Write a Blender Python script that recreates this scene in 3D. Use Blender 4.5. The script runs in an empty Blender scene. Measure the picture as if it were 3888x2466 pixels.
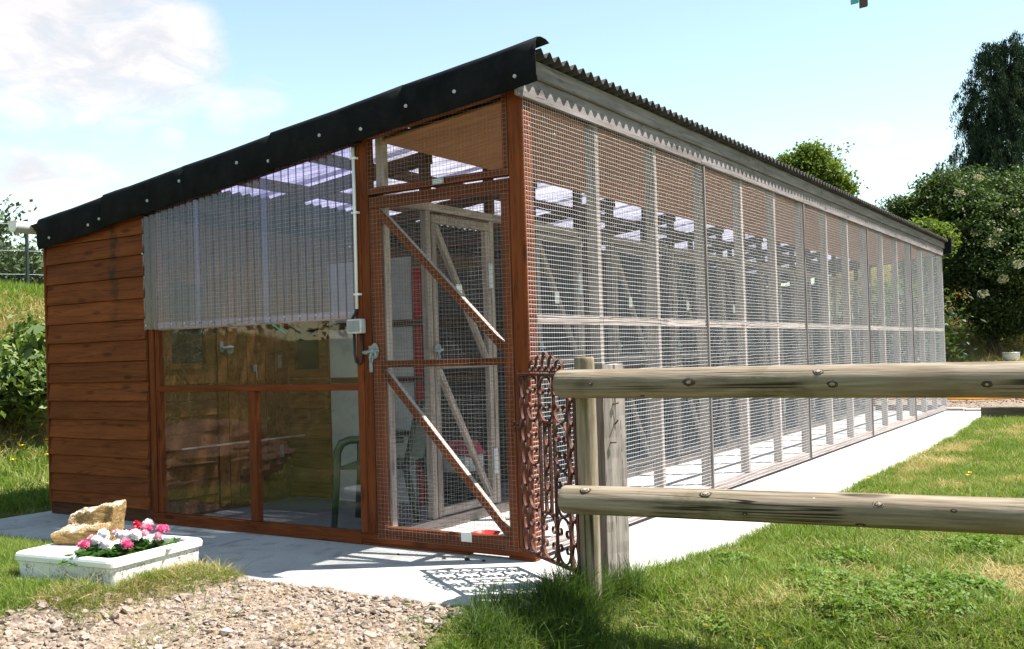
import bpy, bmesh, math, random
import numpy as np
from mathutils import Vector, Matrix, noise as mnoise

random.seed(7)
RNG = np.random.default_rng(7)
scene = bpy.context.scene
COL = scene.collection
R = math.radians

# ------------------------------------------------------------------ camera
cam_data = bpy.data.cameras.new('camera')
cam = bpy.data.objects.new('camera', cam_data)
COL.objects.link(cam)
YAW, PITCH, ROLL = R(-32.6181), R(0.7577), R(-1.6958)
fwd = Vector((math.sin(YAW) * math.cos(PITCH), math.cos(YAW) * math.cos(PITCH), math.sin(PITCH)))
rgt0 = Vector((math.cos(YAW), -math.sin(YAW), 0))
up0 = rgt0.cross(fwd)
rgt = rgt0 * math.cos(ROLL) + up0 * math.sin(ROLL)
upv = -rgt0 * math.sin(ROLL) + up0 * math.cos(ROLL)
cam.matrix_world = Matrix(((rgt.x, upv.x, -fwd.x, 2.7531), (rgt.y, upv.y, -fwd.y, -4.4677),
                           (rgt.z, upv.z, -fwd.z, 1.0916), (0, 0, 0, 1)))
cam_data.sensor_width = 36
cam_data.lens = 36 * 3795.95 / 3888
cam_data.shift_y = 63 / 3888
cam_data.clip_start = 0.05
cam_data.clip_end = 2000
scene.camera = cam

# ------------------------------------------------------------------ light
SUNV = Vector((0.445, 0.303, 1.0)).normalized()
SUN_EL = math.asin(SUNV.z)
SUN_AZ = math.atan2(SUNV.x, SUNV.y)
sun_data = bpy.data.lights.new('sun', 'SUN')
sun_data.energy = 5.0
sun_data.angle = R(0.5)
sun_data.color = (1.0, 0.965, 0.92)
sun = bpy.data.objects.new('sun', sun_data)
sun.rotation_euler = SUNV.to_track_quat('Z', 'Y').to_euler()
sun.location = SUNV * 40
COL.objects.link(sun)

world = bpy.data.worlds.new('World')
scene.world = world
world.use_nodes = True
wt = world.node_tree
for n in list(wt.nodes):
    wt.nodes.remove(n)


class NT:
    """small node helper"""
    def __init__(s, tree):
        s.t = tree

    def n(s, typ, ins=None, **props):
        nd = s.t.nodes.new(typ)
        for k, v in props.items():
            setattr(nd, k, v)
        for k, v in (ins or {}).items():
            sock = nd.inputs[k]
            if isinstance(v, bpy.types.NodeSocket):
                s.t.links.new(v, sock)
            else:
                sock.default_value = v
        return nd

    def math(s, op, a, b=0.0, c=0.0, clamp=False):
        return s.n('ShaderNodeMath', {0: a, 1: b, 2: c}, operation=op, use_clamp=clamp).outputs[0]

    def mix(s, fac, a, b, blend='MIX'):
        nd = s.n('ShaderNodeMix', data_type='RGBA', blend_type=blend)
        for k, v in ((0, fac), (6, a), (7, b)):
            if isinstance(v, bpy.types.NodeSocket):
                s.t.links.new(v, nd.inputs[k])
            else:
                nd.inputs[k].default_value = (v if k == 0 else (tuple(v) + (1,))[:4])
        return nd.outputs[2]

    def ramp(s, fac, stops, interp='LINEAR'):
        nd = s.n('ShaderNodeValToRGB', {0: fac})
        cr = nd.color_ramp
        cr.interpolation = interp
        while len(cr.elements) < len(stops):
            cr.elements.new(0.5)
        for e, (p, c) in zip(cr.elements, stops):
            e.position = p
            e.color = (tuple(c) + (1,))[:4] if not isinstance(c, (int, float)) else (c, c, c, 1)
        return nd.outputs[0]

    def noise(s, vec, scale=5, detail=4, rough=0.5, dist=0.0, out='Fac'):
        return s.n('ShaderNodeTexNoise', {'Vector': vec, 'Scale': scale, 'Detail': detail, 'Roughness': rough,
                                          'Distortion': dist}).outputs[out]

    def mapr(s, v, a, b, c=0.0, d=1.0):
        return s.n('ShaderNodeMapRange', {0: v, 1: a, 2: b, 3: c, 4: d}, interpolation_type='SMOOTHSTEP').outputs[0]


w = NT(wt)
wout = w.n('ShaderNodeOutputWorld')
sky = w.n('ShaderNodeTexSky', sky_type='NISHITA', sun_disc=False, sun_elevation=SUN_EL, sun_rotation=SUN_AZ,
          altitude=60, air_density=1.0, dust_density=0.15, ozone_density=1.6)
gen = w.n('ShaderNodeTexCoord').outputs['Generated']
sep = w.n('ShaderNodeSeparateXYZ', {0: gen})
den = w.math('ADD', w.math('MAXIMUM', sep.outputs[2], 0.0), 0.22)
cx = w.math('DIVIDE', sep.outputs[0], den)
cy = w.math('DIVIDE', sep.outputs[1], den)
plane = w.n('ShaderNodeCombineXYZ', {0: cx, 1: cy, 2: 0.37}).outputs[0]
nz = w.noise(plane, 2.6, 7, 0.6, 0.6)
big = w.noise(plane, 0.85, 3, 0.5)


def sky_dir(dx, dy):                      # direction of a sky feature from its place in the view (2408 px wide)
    return (rgt * (dx * 1.61462 - 1944) / 3795.95 - upv * (dy * 1.61462 - 1296) / 3795.95 + fwd).normalized()


acc = None
for (dx, dy, rad, g) in ((40, 40, 0.100, 1.0), (200, 70, 0.095, 1.0), (340, 110, 0.070, .95), (430, 150, 0.045, .75), (80, 432, 0.036, .85),
                         (180, 425, 0.030, .7), (250, 440, 0.022, .55), (0, 425, 0.030, .75), (210, 262, 0.022, .75), (540, 255, 0.025, .5), (610, 245, 0.03, .45),
                         (1930, 330, 0.016, .5), (1980, 324, 0.018, .55), (2030, 319, 0.016, .5), (2070, 318, 0.012, .45), (390, 338, 0.02, .45), (470, 190, 0.03, .5)):
    d = sky_dir(dx, dy)
    dot = w.n('ShaderNodeVectorMath', {0: gen, 1: tuple(d)}, operation='DOT_PRODUCT').outputs['Value']
    b = w.math('MULTIPLY', w.mapr(dot, math.cos(rad * 1.25), math.cos(rad * 0.25)), g)
    acc = b if acc is None else w.math('MAXIMUM', acc, b)
nz2 = w.noise(plane, 7.5, 6, 0.62, 0.4)
shape = w.math('ADD', w.math('ADD', w.math('MULTIPLY', nz, 0.6), w.math('MULTIPLY', nz2, 0.5)), w.math('MULTIPLY', acc, 0.55))
local = w.mapr(shape, 0.62, 1.14)
wide = w.mapr(w.math('ADD', w.math('MULTIPLY', big, 0.6), w.math('MULTIPLY', nz, 0.4)), 0.56, 0.72)
wide = w.math('MULTIPLY', wide, 0.75)
# scattered clouds over the rest of the sky, thin where the photograph's own blue stretches
clear = w.n('ShaderNodeVectorMath', {0: gen, 1: tuple(sky_dir(1300, 420))}, operation='DOT_PRODUCT').outputs['Value']
wide = w.math('MULTIPLY', wide, w.mapr(clear, math.cos(0.42), math.cos(0.80)))
cloud = w.math('MAXIMUM', local, wide)
tint = w.mix(1.0, sky.outputs[0], (1.21, 1.11, 0.86), 'MULTIPLY')
cloudc = w.mix(w.mapr(nz2, 0.35, 0.62), (3.05, 3.05, 3.2), (3.85, 3.72, 3.74))
skyc = w.mix(cloud, tint, cloudc)
bg = w.n('ShaderNodeBackground', {0: skyc, 1: 0.093})
wt.links.new(bg.outputs[0], wout.inputs[0])

scene.view_settings.view_transform = 'Standard'
scene.view_settings.look = 'None'
scene.view_settings.gamma = 1
scene.view_settings.use_curve_mapping = False
scene.view_settings.exposure = 1.6
scene.render.engine = 'CYCLES'
scene.cycles.max_bounces = 8
scene.cycles.diffuse_bounces = 3
scene.cycles.glossy_bounces = 3
scene.cycles.transmission_bounces = 6
scene.cycles.transparent_max_bounces = 24
scene.cycles.use_denoising = True
scene.cycles.caustics_reflective = False
scene.cycles.caustics_refractive = False

# ------------------------------------------------------------------ materials
MATS = {}


def new_mat(name):
    m = bpy.data.materials.new(name)
    m.use_nodes = True
    t = NT(m.node_tree)
    bsdf = m.node_tree.nodes['Principled BSDF']
    MATS[name] = m
    return m, t, bsdf


def setp(t, bsdf, **kw):
    names = dict(col='Base Color', rough='Roughness', metal='Metallic', spec='Specular IOR Level', normal='Normal')
    for k, v in kw.items():
        s = bsdf.inputs[names[k]]
        if isinstance(v, bpy.types.NodeSocket):
            t.t.links.new(v, s)
        else:
            s.default_value = (tuple(v) + (1,))[:4] if k == 'col' else v


def bump(t, h, strength=0.3, dist=0.01):
    return t.n('ShaderNodeBump', {'Height': h, 'Strength': strength, 'Distance': dist}).outputs[0]


def obj_coord(t, scale, jitter=37.0):
    """object coordinates, shifted by a random amount for every object"""
    c = t.n('ShaderNodeTexCoord').outputs['Object']
    rnd = t.n('ShaderNodeObjectInfo').outputs['Random']
    off = t.n('ShaderNodeVectorMath', {0: (jitter, jitter * 1.7, jitter * 0.6), 'Scale': rnd}, operation='SCALE').outputs[0]
    v = t.n('ShaderNodeVectorMath', {0: c, 1: off}, operation='ADD').outputs[0]
    return t.n('ShaderNodeVectorMath', {0: v, 1: scale}, operation='MULTIPLY').outputs[0], rnd


def wood(name, dark, mid, light, rough=0.7, knots=True, crack=0.5, spread=0.25, spec=0.12, stain=None, bumpd=0.004):
    m, t, b = new_mat(name)
    v, rnd = obj_coord(t, (1.6, 22, 22))
    n1 = t.noise(v, 1.0, 6, 0.6, 1.2)
    v2, _ = obj_coord(t, (5, 120, 120))
    n2 = t.noise(v2, 1.0, 4, 0.6, 0.3)
    g = t.math('ADD', t.math('MULTIPLY', n1, 0.7), t.math('MULTIPLY', n2, 0.3))
    c = t.ramp(g, [(0.3, dark), (0.5, mid), (0.72, light)])
    # slow blotches of weathering
    v3, _ = obj_coord(t, (2.2, 5, 5))
    bl = t.noise(v3, 1.0, 3, 0.6)
    c = t.mix(t.mapr(bl, 0.38, 0.72, 0, 0.35), c, dark)
    h = g
    if knots:
        v4, _ = obj_coord(t, (2.6, 9, 9))
        vo = t.n('ShaderNodeTexVoronoi', {'Vector': v4, 'Scale': 1.0, 'Randomness': 1.0})
        k = t.mapr(vo.outputs['Distance'], 0.07, 0.2, 1, 0)
        c = t.mix(t.math('MULTIPLY', k, 0.6), c, tuple(x * 0.35 for x in dark))
    if crack:
        v5, _ = obj_coord(t, (1.0, 30, 30))
        cn = t.noise(v5, 0.8, 3, 0.5, 0.6)
        ck = t.mapr(t.math('ABSOLUTE', t.math('SUBTRACT', cn, 0.5)), 0.002, 0.012, 1, 0)
        c = t.mix(t.math('MULTIPLY', ck, crack), c, tuple(x * 0.25 for x in dark))
        h = t.math('SUBTRACT', h, t.math('MULTIPLY', ck, 0.6))
    var = t.math('ADD', 1.0 - spread / 2, t.math('MULTIPLY', rnd, spread))
    c = t.mix(1.0, c, t.n('ShaderNodeCombineXYZ', {0: var, 1: var, 2: var}).outputs[0], 'MULTIPLY')
    if stain:
        c = stain(t, c)
    setp(t, b, col=c, rough=rough, spec=spec, normal=bump(t, h, 0.5, bumpd))
    return m


def drip(t, c):
    """old run-off stain down the boards under a joint of the roof edge"""
    p = t.n('ShaderNodeNewGeometry').outputs['Position']
    s = t.n('ShaderNodeSeparateXYZ', {0: p})
    wob = t.math('MULTIPLY', t.math('SUBTRACT', t.noise(p, 6, 3, 0.6), 0.5), 0.16)
    dx = t.math('ABSOLUTE', t.math('SUBTRACT', t.math('ADD', s.outputs[0], wob), -3.43))
    f = t.mapr(dx, 0.01, 0.075, 1, 0)
    f = t.math('MULTIPLY', f, t.mapr(s.outputs[2], 1.1, 1.9, 0.0, 0.85))
    f = t.math('MULTIPLY', f, t.mapr(t.noise(p, 14, 4, 0.7), 0.3, 0.62))
    return t.mix(f, c, (0.028, 0.022, 0.014))


RED = ((0.080, 0.020, 0.006), (0.160, 0.040, 0.0115), (0.225, 0.064, 0.019))
wood('stained_wood', *RED, rough=0.62, spread=0.3)
wood('stained_board', (0.095, 0.027, 0.008), (0.172, 0.048, 0.0145), (0.238, 0.075, 0.023), rough=0.62, spread=0.42, stain=drip)
wood('inner_board', (0.07, 0.028, 0.008), (0.15, 0.062, 0.018), (0.22, 0.10, 0.032), rough=0.7, spread=0.35)
wood('weathered_wood', (0.21, 0.16, 0.14), (0.38, 0.305, 0.27), (0.50, 0.42, 0.38), rough=0.85, spread=0.3, crack=0.6)
wood('fascia_wood', (0.115, 0.095, 0.092), (0.205, 0.176, 0.172), (0.30, 0.264, 0.258), rough=0.85, spread=0.16, crack=0.5)
wood('pale_wood', (0.30, 0.25, 0.215), (0.42, 0.36, 0.315), (0.52, 0.455, 0.40), rough=0.85, spread=0.1, knots=False)
wood('dark_wood', (0.05, 0.022, 0.012), (0.10, 0.042, 0.022), (0.15, 0.07, 0.038), rough=0.8, spread=0.3)
wood('grey_timber', (0.19, 0.16, 0.14), (0.33, 0.285, 0.25), (0.45, 0.40, 0.36), rough=0.9, spread=0.1, crack=0.7, knots=False, bumpd=0.008)
wood('plywood', (0.23, 0.095, 0.038), (0.36, 0.165, 0.07), (0.47, 0.235, 0.11), rough=0.7, knots=False, crack=0, spread=0.18)
wood('red_plank', (0.22, 0.008, 0.01), (0.32, 0.012, 0.014), (0.40, 0.02, 0.02), rough=0.5, knots=False, crack=0.2)
wood('sleeper_wood', (0.05, 0.042, 0.034), (0.11, 0.095, 0.075), (0.17, 0.15, 0.12), rough=0.9, spread=0.1)


def pole_wood(name):
    m, t, b = new_mat(name)
    v, rnd = obj_coord(t, (1.1, 16, 16))
    n1 = t.noise(v, 1.0, 6, 0.6, 1.5)
    v2, _ = obj_coord(t, (4, 90, 90))
    n2 = t.noise(v2, 1.0, 4, 0.6, 0.4)
    g = t.math('ADD', t.math('MULTIPLY', n1, 0.65), t.math('MULTIPLY', n2, 0.35))
    c = t.ramp(g, [(0.35, (0.10, 0.074, 0.047)), (0.5, (0.215, 0.172, 0.121)), (0.65, (0.31, 0.26, 0.195))])
    v3, _ = obj_coord(t, (3.0, 6, 6))
    alg = t.noise(v3, 1.0, 5, 0.65)
    c = t.mix(t.mapr(alg, 0.50, 0.68, 0, 0.65), c, (0.085, 0.078, 0.032))
    v6, _ = obj_coord(t, (2.0, 4, 4))
    c = t.mix(t.mapr(t.noise(v6, 1.3, 3, 0.5), 0.5, 0.75, 0, 0.5), c, (0.16, 0.105, 0.058))
    v4, _ = obj_coord(t, (1.6, 7, 7))
    vo = t.n('ShaderNodeTexVoronoi', {'Vector': v4, 'Scale': 1.0, 'Randomness': 1.0})
    k = t.mapr(vo.outputs['Distance'], 0.09, 0.20, 1, 0)
    c = t.mix(t.math('MULTIPLY', k, 0.85), c, (0.045, 0.03, 0.018))
    h = g
    for sc, wd in (((0.16, 11, 11), 0.010), ((0.25, 19, 19), 0.010)):
        v5, _ = obj_coord(t, sc, 21 + sc[1])
        cn = t.noise(v5, 1.0, 2, 0.5, 0.5)
        ck = t.mapr(t.math('ABSOLUTE', t.math('SUBTRACT', cn, 0.5)), wd * 0.3, wd * 1.6, 1, 0)
        gate = t.mapr(t.noise(v3, 0.45, 2, 0.5), 0.49, 0.56, 0, 0.95)
        ck = t.math('MULTIPLY', ck, gate)
        c = t.mix(ck, c, (0.02, 0.014, 0.009))
        h = t.math('SUBTRACT', h, ck)
    setp(t, b, col=c, rough=0.85, spec=0.25, normal=bump(t, h, 0.6, 0.008))
    return m


pole_wood('pole_wood')


def simple(name, col, rough=0.5, metal=0.0, spec=0.5, var=0.15, nscale=8.0, dirt=None, dirt_amt=0.5, bumpd=0.0):
    m, t, b = new_mat(name)
    v, rnd = obj_coord(t, (1, 1, 1))
    n = t.noise(v, nscale, 5, 0.6)
    c = t.mix(t.mapr(n, 0.3, 0.7), tuple(x * (1 - var) for x in col), tuple(min(1, x * (1 + var)) for x in col))
    if dirt:
        d = t.noise(v, nscale * 2.3, 6, 0.7)
        c = t.mix(t.math('MULTIPLY', t.mapr(d, 0.48, 0.68), dirt_amt), c, dirt)
    kw = dict(col=c, rough=rough, metal=metal, spec=spec)
    if bumpd:
        kw['normal'] = bump(t, t.noise(v, nscale * 4, 5, 0.6), 0.5, bumpd)
    setp(t, b, **kw)
    return m


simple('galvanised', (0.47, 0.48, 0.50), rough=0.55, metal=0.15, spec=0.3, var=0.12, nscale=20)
simple('shaded_wire', (0.20, 0.195, 0.19), rough=0.6, metal=0.1, spec=0.25, var=0.2, nscale=20)  # same galvanised wire, with the shade of the front put into its colour
simple('inner_wire', (0.15, 0.148, 0.145), rough=0.6, metal=0.1, spec=0.2, var=0.2, nscale=20)  # same wire darkened further; the dimness of the pens is in its colour
simple('steel', (0.25, 0.27, 0.28), rough=0.45, metal=0.35, var=0.2, nscale=30)
simple('bitumen', (0.0075, 0.0085, 0.010), rough=0.8, spec=0.08, var=0.3, nscale=6, dirt=(0.018, 0.018, 0.016), dirt_amt=0.4, bumpd=0.002)
simple('bitumen_sheet', (0.035, 0.031, 0.029), rough=0.85, var=0.3, nscale=5, spec=0.15, dirt=(0.06, 0.054, 0.047), dirt_amt=0.6, bumpd=0.003)
simple('white_plastic', (0.78, 0.78, 0.77), rough=0.35, var=0.05)
simple('grey_plastic', (0.25, 0.27, 0.28), rough=0.4, var=0.08)
simple('gutter_plastic', (0.52, 0.52, 0.50), rough=0.4, var=0.08, dirt=(0.25, 0.24, 0.2), dirt_amt=0.4)
simple('black_rubber', (0.012, 0.012, 0.013), rough=0.5)
simple('dark_green_plastic', (0.018, 0.035, 0.026), rough=0.35, var=0.15)
simple('sage_plastic', (0.12, 0.17, 0.14), rough=0.45, var=0.12)
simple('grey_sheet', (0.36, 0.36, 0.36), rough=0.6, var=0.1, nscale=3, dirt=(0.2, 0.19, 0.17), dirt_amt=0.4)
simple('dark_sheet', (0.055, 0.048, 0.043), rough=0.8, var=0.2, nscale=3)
simple('dark_pane', (0.02, 0.023, 0.02), rough=0.08, var=0.2)
simple('red_plastic', (0.45, 0.03, 0.025), rough=0.35)
simple('pink_cloth', (0.42, 0.05, 0.09), rough=0.9)
simple('card', (0.75, 0.74, 0.70), rough=0.8, var=0.05)
simple('teal_plastic', (0.03, 0.33, 0.38), rough=0.4)
simple('brown_slat', (0.075, 0.05, 0.032), rough=0.7, var=0.3, nscale=30)
simple('orange_hose', (0.75, 0.30, 0.03), rough=0.45)
simple('green_twine', (0.03, 0.35, 0.24), rough=0.5)
simple('dark_post', (0.012, 0.02, 0.016), rough=0.5)
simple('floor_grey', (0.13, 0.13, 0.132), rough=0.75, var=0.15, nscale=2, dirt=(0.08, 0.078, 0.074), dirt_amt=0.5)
simple('soil', (0.05, 0.035, 0.022), rough=0.95, var=0.4, nscale=30, bumpd=0.01)
simple('stone_red', (0.17, 0.10, 0.068), rough=0.9, var=0.35, nscale=4, dirt=(0.15, 0.09, 0.06), dirt_amt=0.6, bumpd=0.02)
simple('yellow_petal', (0.85, 0.52, 0.01), rough=0.4, var=0.1)
simple('white_petal', (0.82, 0.80, 0.80), rough=0.6, var=0.04)
simple('pink_petal', (0.72, 0.13, 0.28), rough=0.6, var=0.3, nscale=40)
simple('pale_pink_petal', (0.78, 0.45, 0.53), rough=0.6, var=0.2, nscale=40)
simple('crimson_petal', (0.50, 0.008, 0.03), rough=0.6, var=0.3, nscale=40)
simple('cream_petal', (0.70, 0.66, 0.45), rough=0.7, var=0.1)


def rust():
    m, t, b = new_mat('rusty_iron')
    v, rnd = obj_coord(t, (1, 1, 1))
    n = t.noise(v, 14, 6, 0.7)
    c = t.ramp(n, [(0.28, (0.020, 0.009, 0.007)), (0.46, (0.062, 0.020, 0.012)), (0.6, (0.105, 0.036, 0.022)), (0.78, (0.17, 0.075, 0.046))])
    f = t.mapr(t.noise(v, 26, 4, 0.6), 0.66, 0.72)
    c = t.mix(f, c, (0.50, 0.30, 0.10))
    setp(t, b, col=c, rough=0.75, spec=0.3, normal=bump(t, t.noise(v, 130, 4, 0.7), 0.6, 0.002))


rust()


def ceramic():
    m, t, b = new_mat('glazed_stoneware')
    v, rnd = obj_coord(t, (1, 1, 1))
    s = t.n('ShaderNodeSeparateXYZ', {0: t.n('ShaderNodeTexCoord').outputs['Object']})
    d = t.math('MULTIPLY', t.mapr(t.noise(v, 75, 5, 0.75), 0.47, 0.60), t.mapr(t.noise(v, 8, 4, 0.6), 0.38, 0.6))
    low = t.mapr(s.outputs[2], 0.07, 0.135, 1, 0.0)
    d = t.math('MULTIPLY', d, low)
    c = t.mix(d, (0.80, 0.79, 0.77), (0.16, 0.10, 0.06))
    grime = t.math('MULTIPLY', t.mapr(t.noise(v, 5, 5, 0.65), 0.4, 0.7, 0, 0.35), low)
    c = t.mix(grime, c, (0.42, 0.34, 0.24))
    setp(t, b, col=c, rough=0.22, spec=0.5)


ceramic()


def concrete():
    m, t, b = new_mat('concrete')
    v = t.n('ShaderNodeNewGeometry').outputs['Position']
    n = t.noise(v, 1.3, 6, 0.65)
    f = t.noise(v, 60, 4, 0.7)
    c = t.ramp(n, [(0.3, (0.37, 0.355, 0.335)), (0.52, (0.49, 0.475, 0.445)), (0.72, (0.55, 0.535, 0.50))])
    c = t.mix(t.mapr(f, 0.3, 0.7, 0, 0.35), c, (0.26, 0.25, 0.23))
    sp = t.mapr(t.noise(v, 170, 2, 0.6), 0.64, 0.7)
    c = t.mix(t.math('MULTIPLY', sp, 0.5), c, (0.17, 0.155, 0.14))
    st = t.mapr(t.noise(v, 4.5, 5, 0.7, 0.8), 0.50, 0.68, 0, 0.50)
    c = t.mix(st, c, (0.18, 0.162, 0.14))
    h = t.math('ADD', t.math('MULTIPLY', f, 0.6), t.noise(v, 200, 3, 0.6))
    setp(t, b, col=c, rough=0.9, spec=0.2, normal=bump(t, h, 0.45, 0.004))


concrete()


def soil_ground():
    m, t, b = new_mat('lawn_soil')
    v = t.n('ShaderNodeNewGeometry').outputs['Position']
    n = t.noise(v, 0.5, 6, 0.6)
    n2 = t.noise(v, 14, 5, 0.7)
    c = t.ramp(n, [(0.32, (0.045, 0.075, 0.015)), (0.5, (0.075, 0.105, 0.022)), (0.64, (0.17, 0.155, 0.055)), (0.75, (0.25, 0.19, 0.09))])
    c = t.mix(t.mapr(n2, 0.35, 0.7, 0, 0.7), c, (0.055, 0.06, 0.018))
    setp(t, b, col=c, rough=0.95, spec=0.1, normal=bump(t, t.noise(v, 35, 5, 0.7), 0.8, 0.03))


soil_ground()


def gravel_bed():
    m, t, b = new_mat('gravel_bed')
    v = t.n('ShaderNodeNewGeometry').outputs['Position']
    vo = t.n('ShaderNodeTexVoronoi', {'Vector': v, 'Scale': 48.0})
    bw = t.n('ShaderNodeSeparateColor', {0: vo.outputs['Color']})
    c = t.ramp(bw.outputs[0], [(0.0, (0.10, 0.074, 0.056)), (0.5, (0.19, 0.145, 0.112)), (1.0, (0.28, 0.225, 0.18))])
    c = t.mix(t.mapr(t.noise(v, 3, 4, 0.6), 0.4, 0.7, 0, 0.6), c, (0.24, 0.175, 0.105))
    h = t.math('SUBTRACT', 1.0, vo.outputs['Distance'])
    setp(t, b, col=c, rough=0.95, spec=0.1, normal=bump(t, h, 0.8, 0.015))


gravel_bed()


def stone_mat(name, stops):
    m, t, b = new_mat(name)
    rnd = t.n('ShaderNodeObjectInfo').outputs['Random']
    v = t.n('ShaderNodeTexCoord').outputs['Object']
    c = t.ramp(rnd, stops)
    n = t.noise(v, 3.0, 5, 0.7)
    c = t.mix(t.mapr(n, 0.3, 0.75, 0, 0.5), c, (0.30, 0.225, 0.15))
    setp(t, b, col=c, rough=0.9, spec=0.2, normal=bump(t, n, 0.4, 0.2))


stone_mat('gravel_stone', [(0.0, (0.10, 0.082, 0.072)), (0.2, (0.22, 0.165, 0.13)), (0.5, (0.31, 0.24, 0.195)), (0.75, (0.25, 0.215, 0.195)), (1.0, (0.42, 0.345, 0.29))])


def leafy(name, stops, trans=0.35, gloss=0.12, rough=0.6):
    """thin leaf: diffuse and translucent, varied per instance / per island"""
    m = bpy.data.materials.new(name)
    m.use_nodes = True
    MATS[name] = m
    t = NT(m.node_tree)
    t.t.nodes.remove(t.t.nodes['Principled BSDF'])
    out = t.t.nodes['Material Output']
    g = t.n('ShaderNodeNewGeometry')
    oi = t.n('ShaderNodeObjectInfo').outputs['Random']
    f = t.math('FRACT', t.math('ADD', oi, g.outputs['Random Per Island']))
    slow = t.noise(g.outputs['Position'], 1.1, 3, 0.6)
    f = t.math('ADD', t.math('MULTIPLY', f, 0.7), t.math('MULTIPLY', t.math('SUBTRACT', slow, 0.35), 0.9), clamp=True)
    c = t.ramp(f, stops)
    d = t.n('ShaderNodeBsdfDiffuse', {0: c})
    c2 = t.mix(1.0, c, (1.15, 1.25, 0.6), 'MULTIPLY')
    tr = t.n('ShaderNodeBsdfTranslucent', {0: c2})
    mx = t.n('ShaderNodeMixShader', {0: trans, 1: d.outputs[0], 2: tr.outputs[0]})
    gl = t.n('ShaderNodeBsdfGlossy', {0: (1, 1, 1, 1), 1: rough})
    mx2 = t.n('ShaderNodeMixShader', {0: gloss * 0.12, 1: mx.outputs[0], 2: gl.outputs[0]})
    t.t.links.new(mx2.outputs[0], out.inputs[0])


leafy('grass_green', [(0.0, (0.065, 0.12, 0.014)), (0.45, (0.125, 0.19, 0.026)), (0.75, (0.20, 0.24, 0.05)), (1.0, (0.36, 0.32, 0.13))], 0.35, 0.10)
leafy('grass_dry', [(0.0, (0.18, 0.145, 0.05)), (0.4, (0.33, 0.27, 0.115)), (0.75, (0.43, 0.345, 0.17)), (1.0, (0.22, 0.22, 0.06))], 0.25, 0.05)
leafy('grass_long', [(0.0, (0.035, 0.07, 0.012)), (0.6, (0.065, 0.115, 0.02)), (1.0, (0.13, 0.16, 0.04))], 0.35, 0.12)
leafy('straw', [(0.0, (0.36, 0.26, 0.13)), (0.5, (0.46, 0.34, 0.19)), (1.0, (0.55, 0.44, 0.27))], 0.2, 0.05)
leafy('clover', [(0.0, (0.06, 0.115, 0.014)), (0.6, (0.10, 0.17, 0.022)), (1.0, (0.15, 0.21, 0.04))], 0.3, 0.12)
leafy('weed_leaf', [(0.0, (0.05, 0.09, 0.02)), (0.5, (0.11, 0.16, 0.045)), (1.0, (0.21, 0.24, 0.085))], 0.3, 0.12)
leafy('oak_leaf', [(0.0, (0.025, 0.045, 0.016)), (0.5, (0.05, 0.075, 0.026)), (1.0, (0.11, 0.13, 0.05))], 0.15, 0.12)
leafy('elder_leaf', [(0.0, (0.012, 0.028, 0.008)), (0.55, (0.034, 0.062, 0.014)), (1.0, (0.15, 0.185, 0.055))], 0.3, 0.16)
leafy('ash_leaf', [(0.0, (0.04, 0.07, 0.012)), (0.5, (0.09, 0.13, 0.02)), (1.0, (0.20, 0.225, 0.035))], 0.35, 0.12)
leafy('yellow_leaf', [(0.0, (0.055, 0.09, 0.014)), (0.5, (0.10, 0.14, 0.02)), (1.0, (0.20, 0.22, 0.035))], 0.35, 0.12)
leafy('conifer_leaf', [(0.0, (0.010, 0.022, 0.014)), (0.6, (0.018, 0.036, 0.020)), (1.0, (0.06, 0.075, 0.035))], 0.12, 0.08)
leafy('flower_leaf', [(0.0, (0.03, 0.085, 0.018)), (0.6, (0.06, 0.13, 0.03)), (1.0, (0.12, 0.19, 0.05))], 0.3, 0.15)


def bark():
    m, t, b = new_mat('bark')
    v, rnd = obj_coord(t, (8, 8, 2))
    n = t.noise(v, 2, 6, 0.7, 0.6)
    c = t.ramp(n, [(0.3, (0.035, 0.027, 0.02)), (0.6, (0.10, 0.08, 0.06)), (0.8, (0.16, 0.135, 0.105))])
    setp(t, b, col=c, rough=0.95, spec=0.1, normal=bump(t, n, 0.8, 0.03))


bark()
simple('knot_dark', (0.045, 0.028, 0.016), rough=0.9, var=0.3, nscale=60)
simple('knot_core', (0.30, 0.245, 0.185), rough=0.9, var=0.4, nscale=120, dirt=(0.08, 0.05, 0.03), dirt_amt=0.7)


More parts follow.
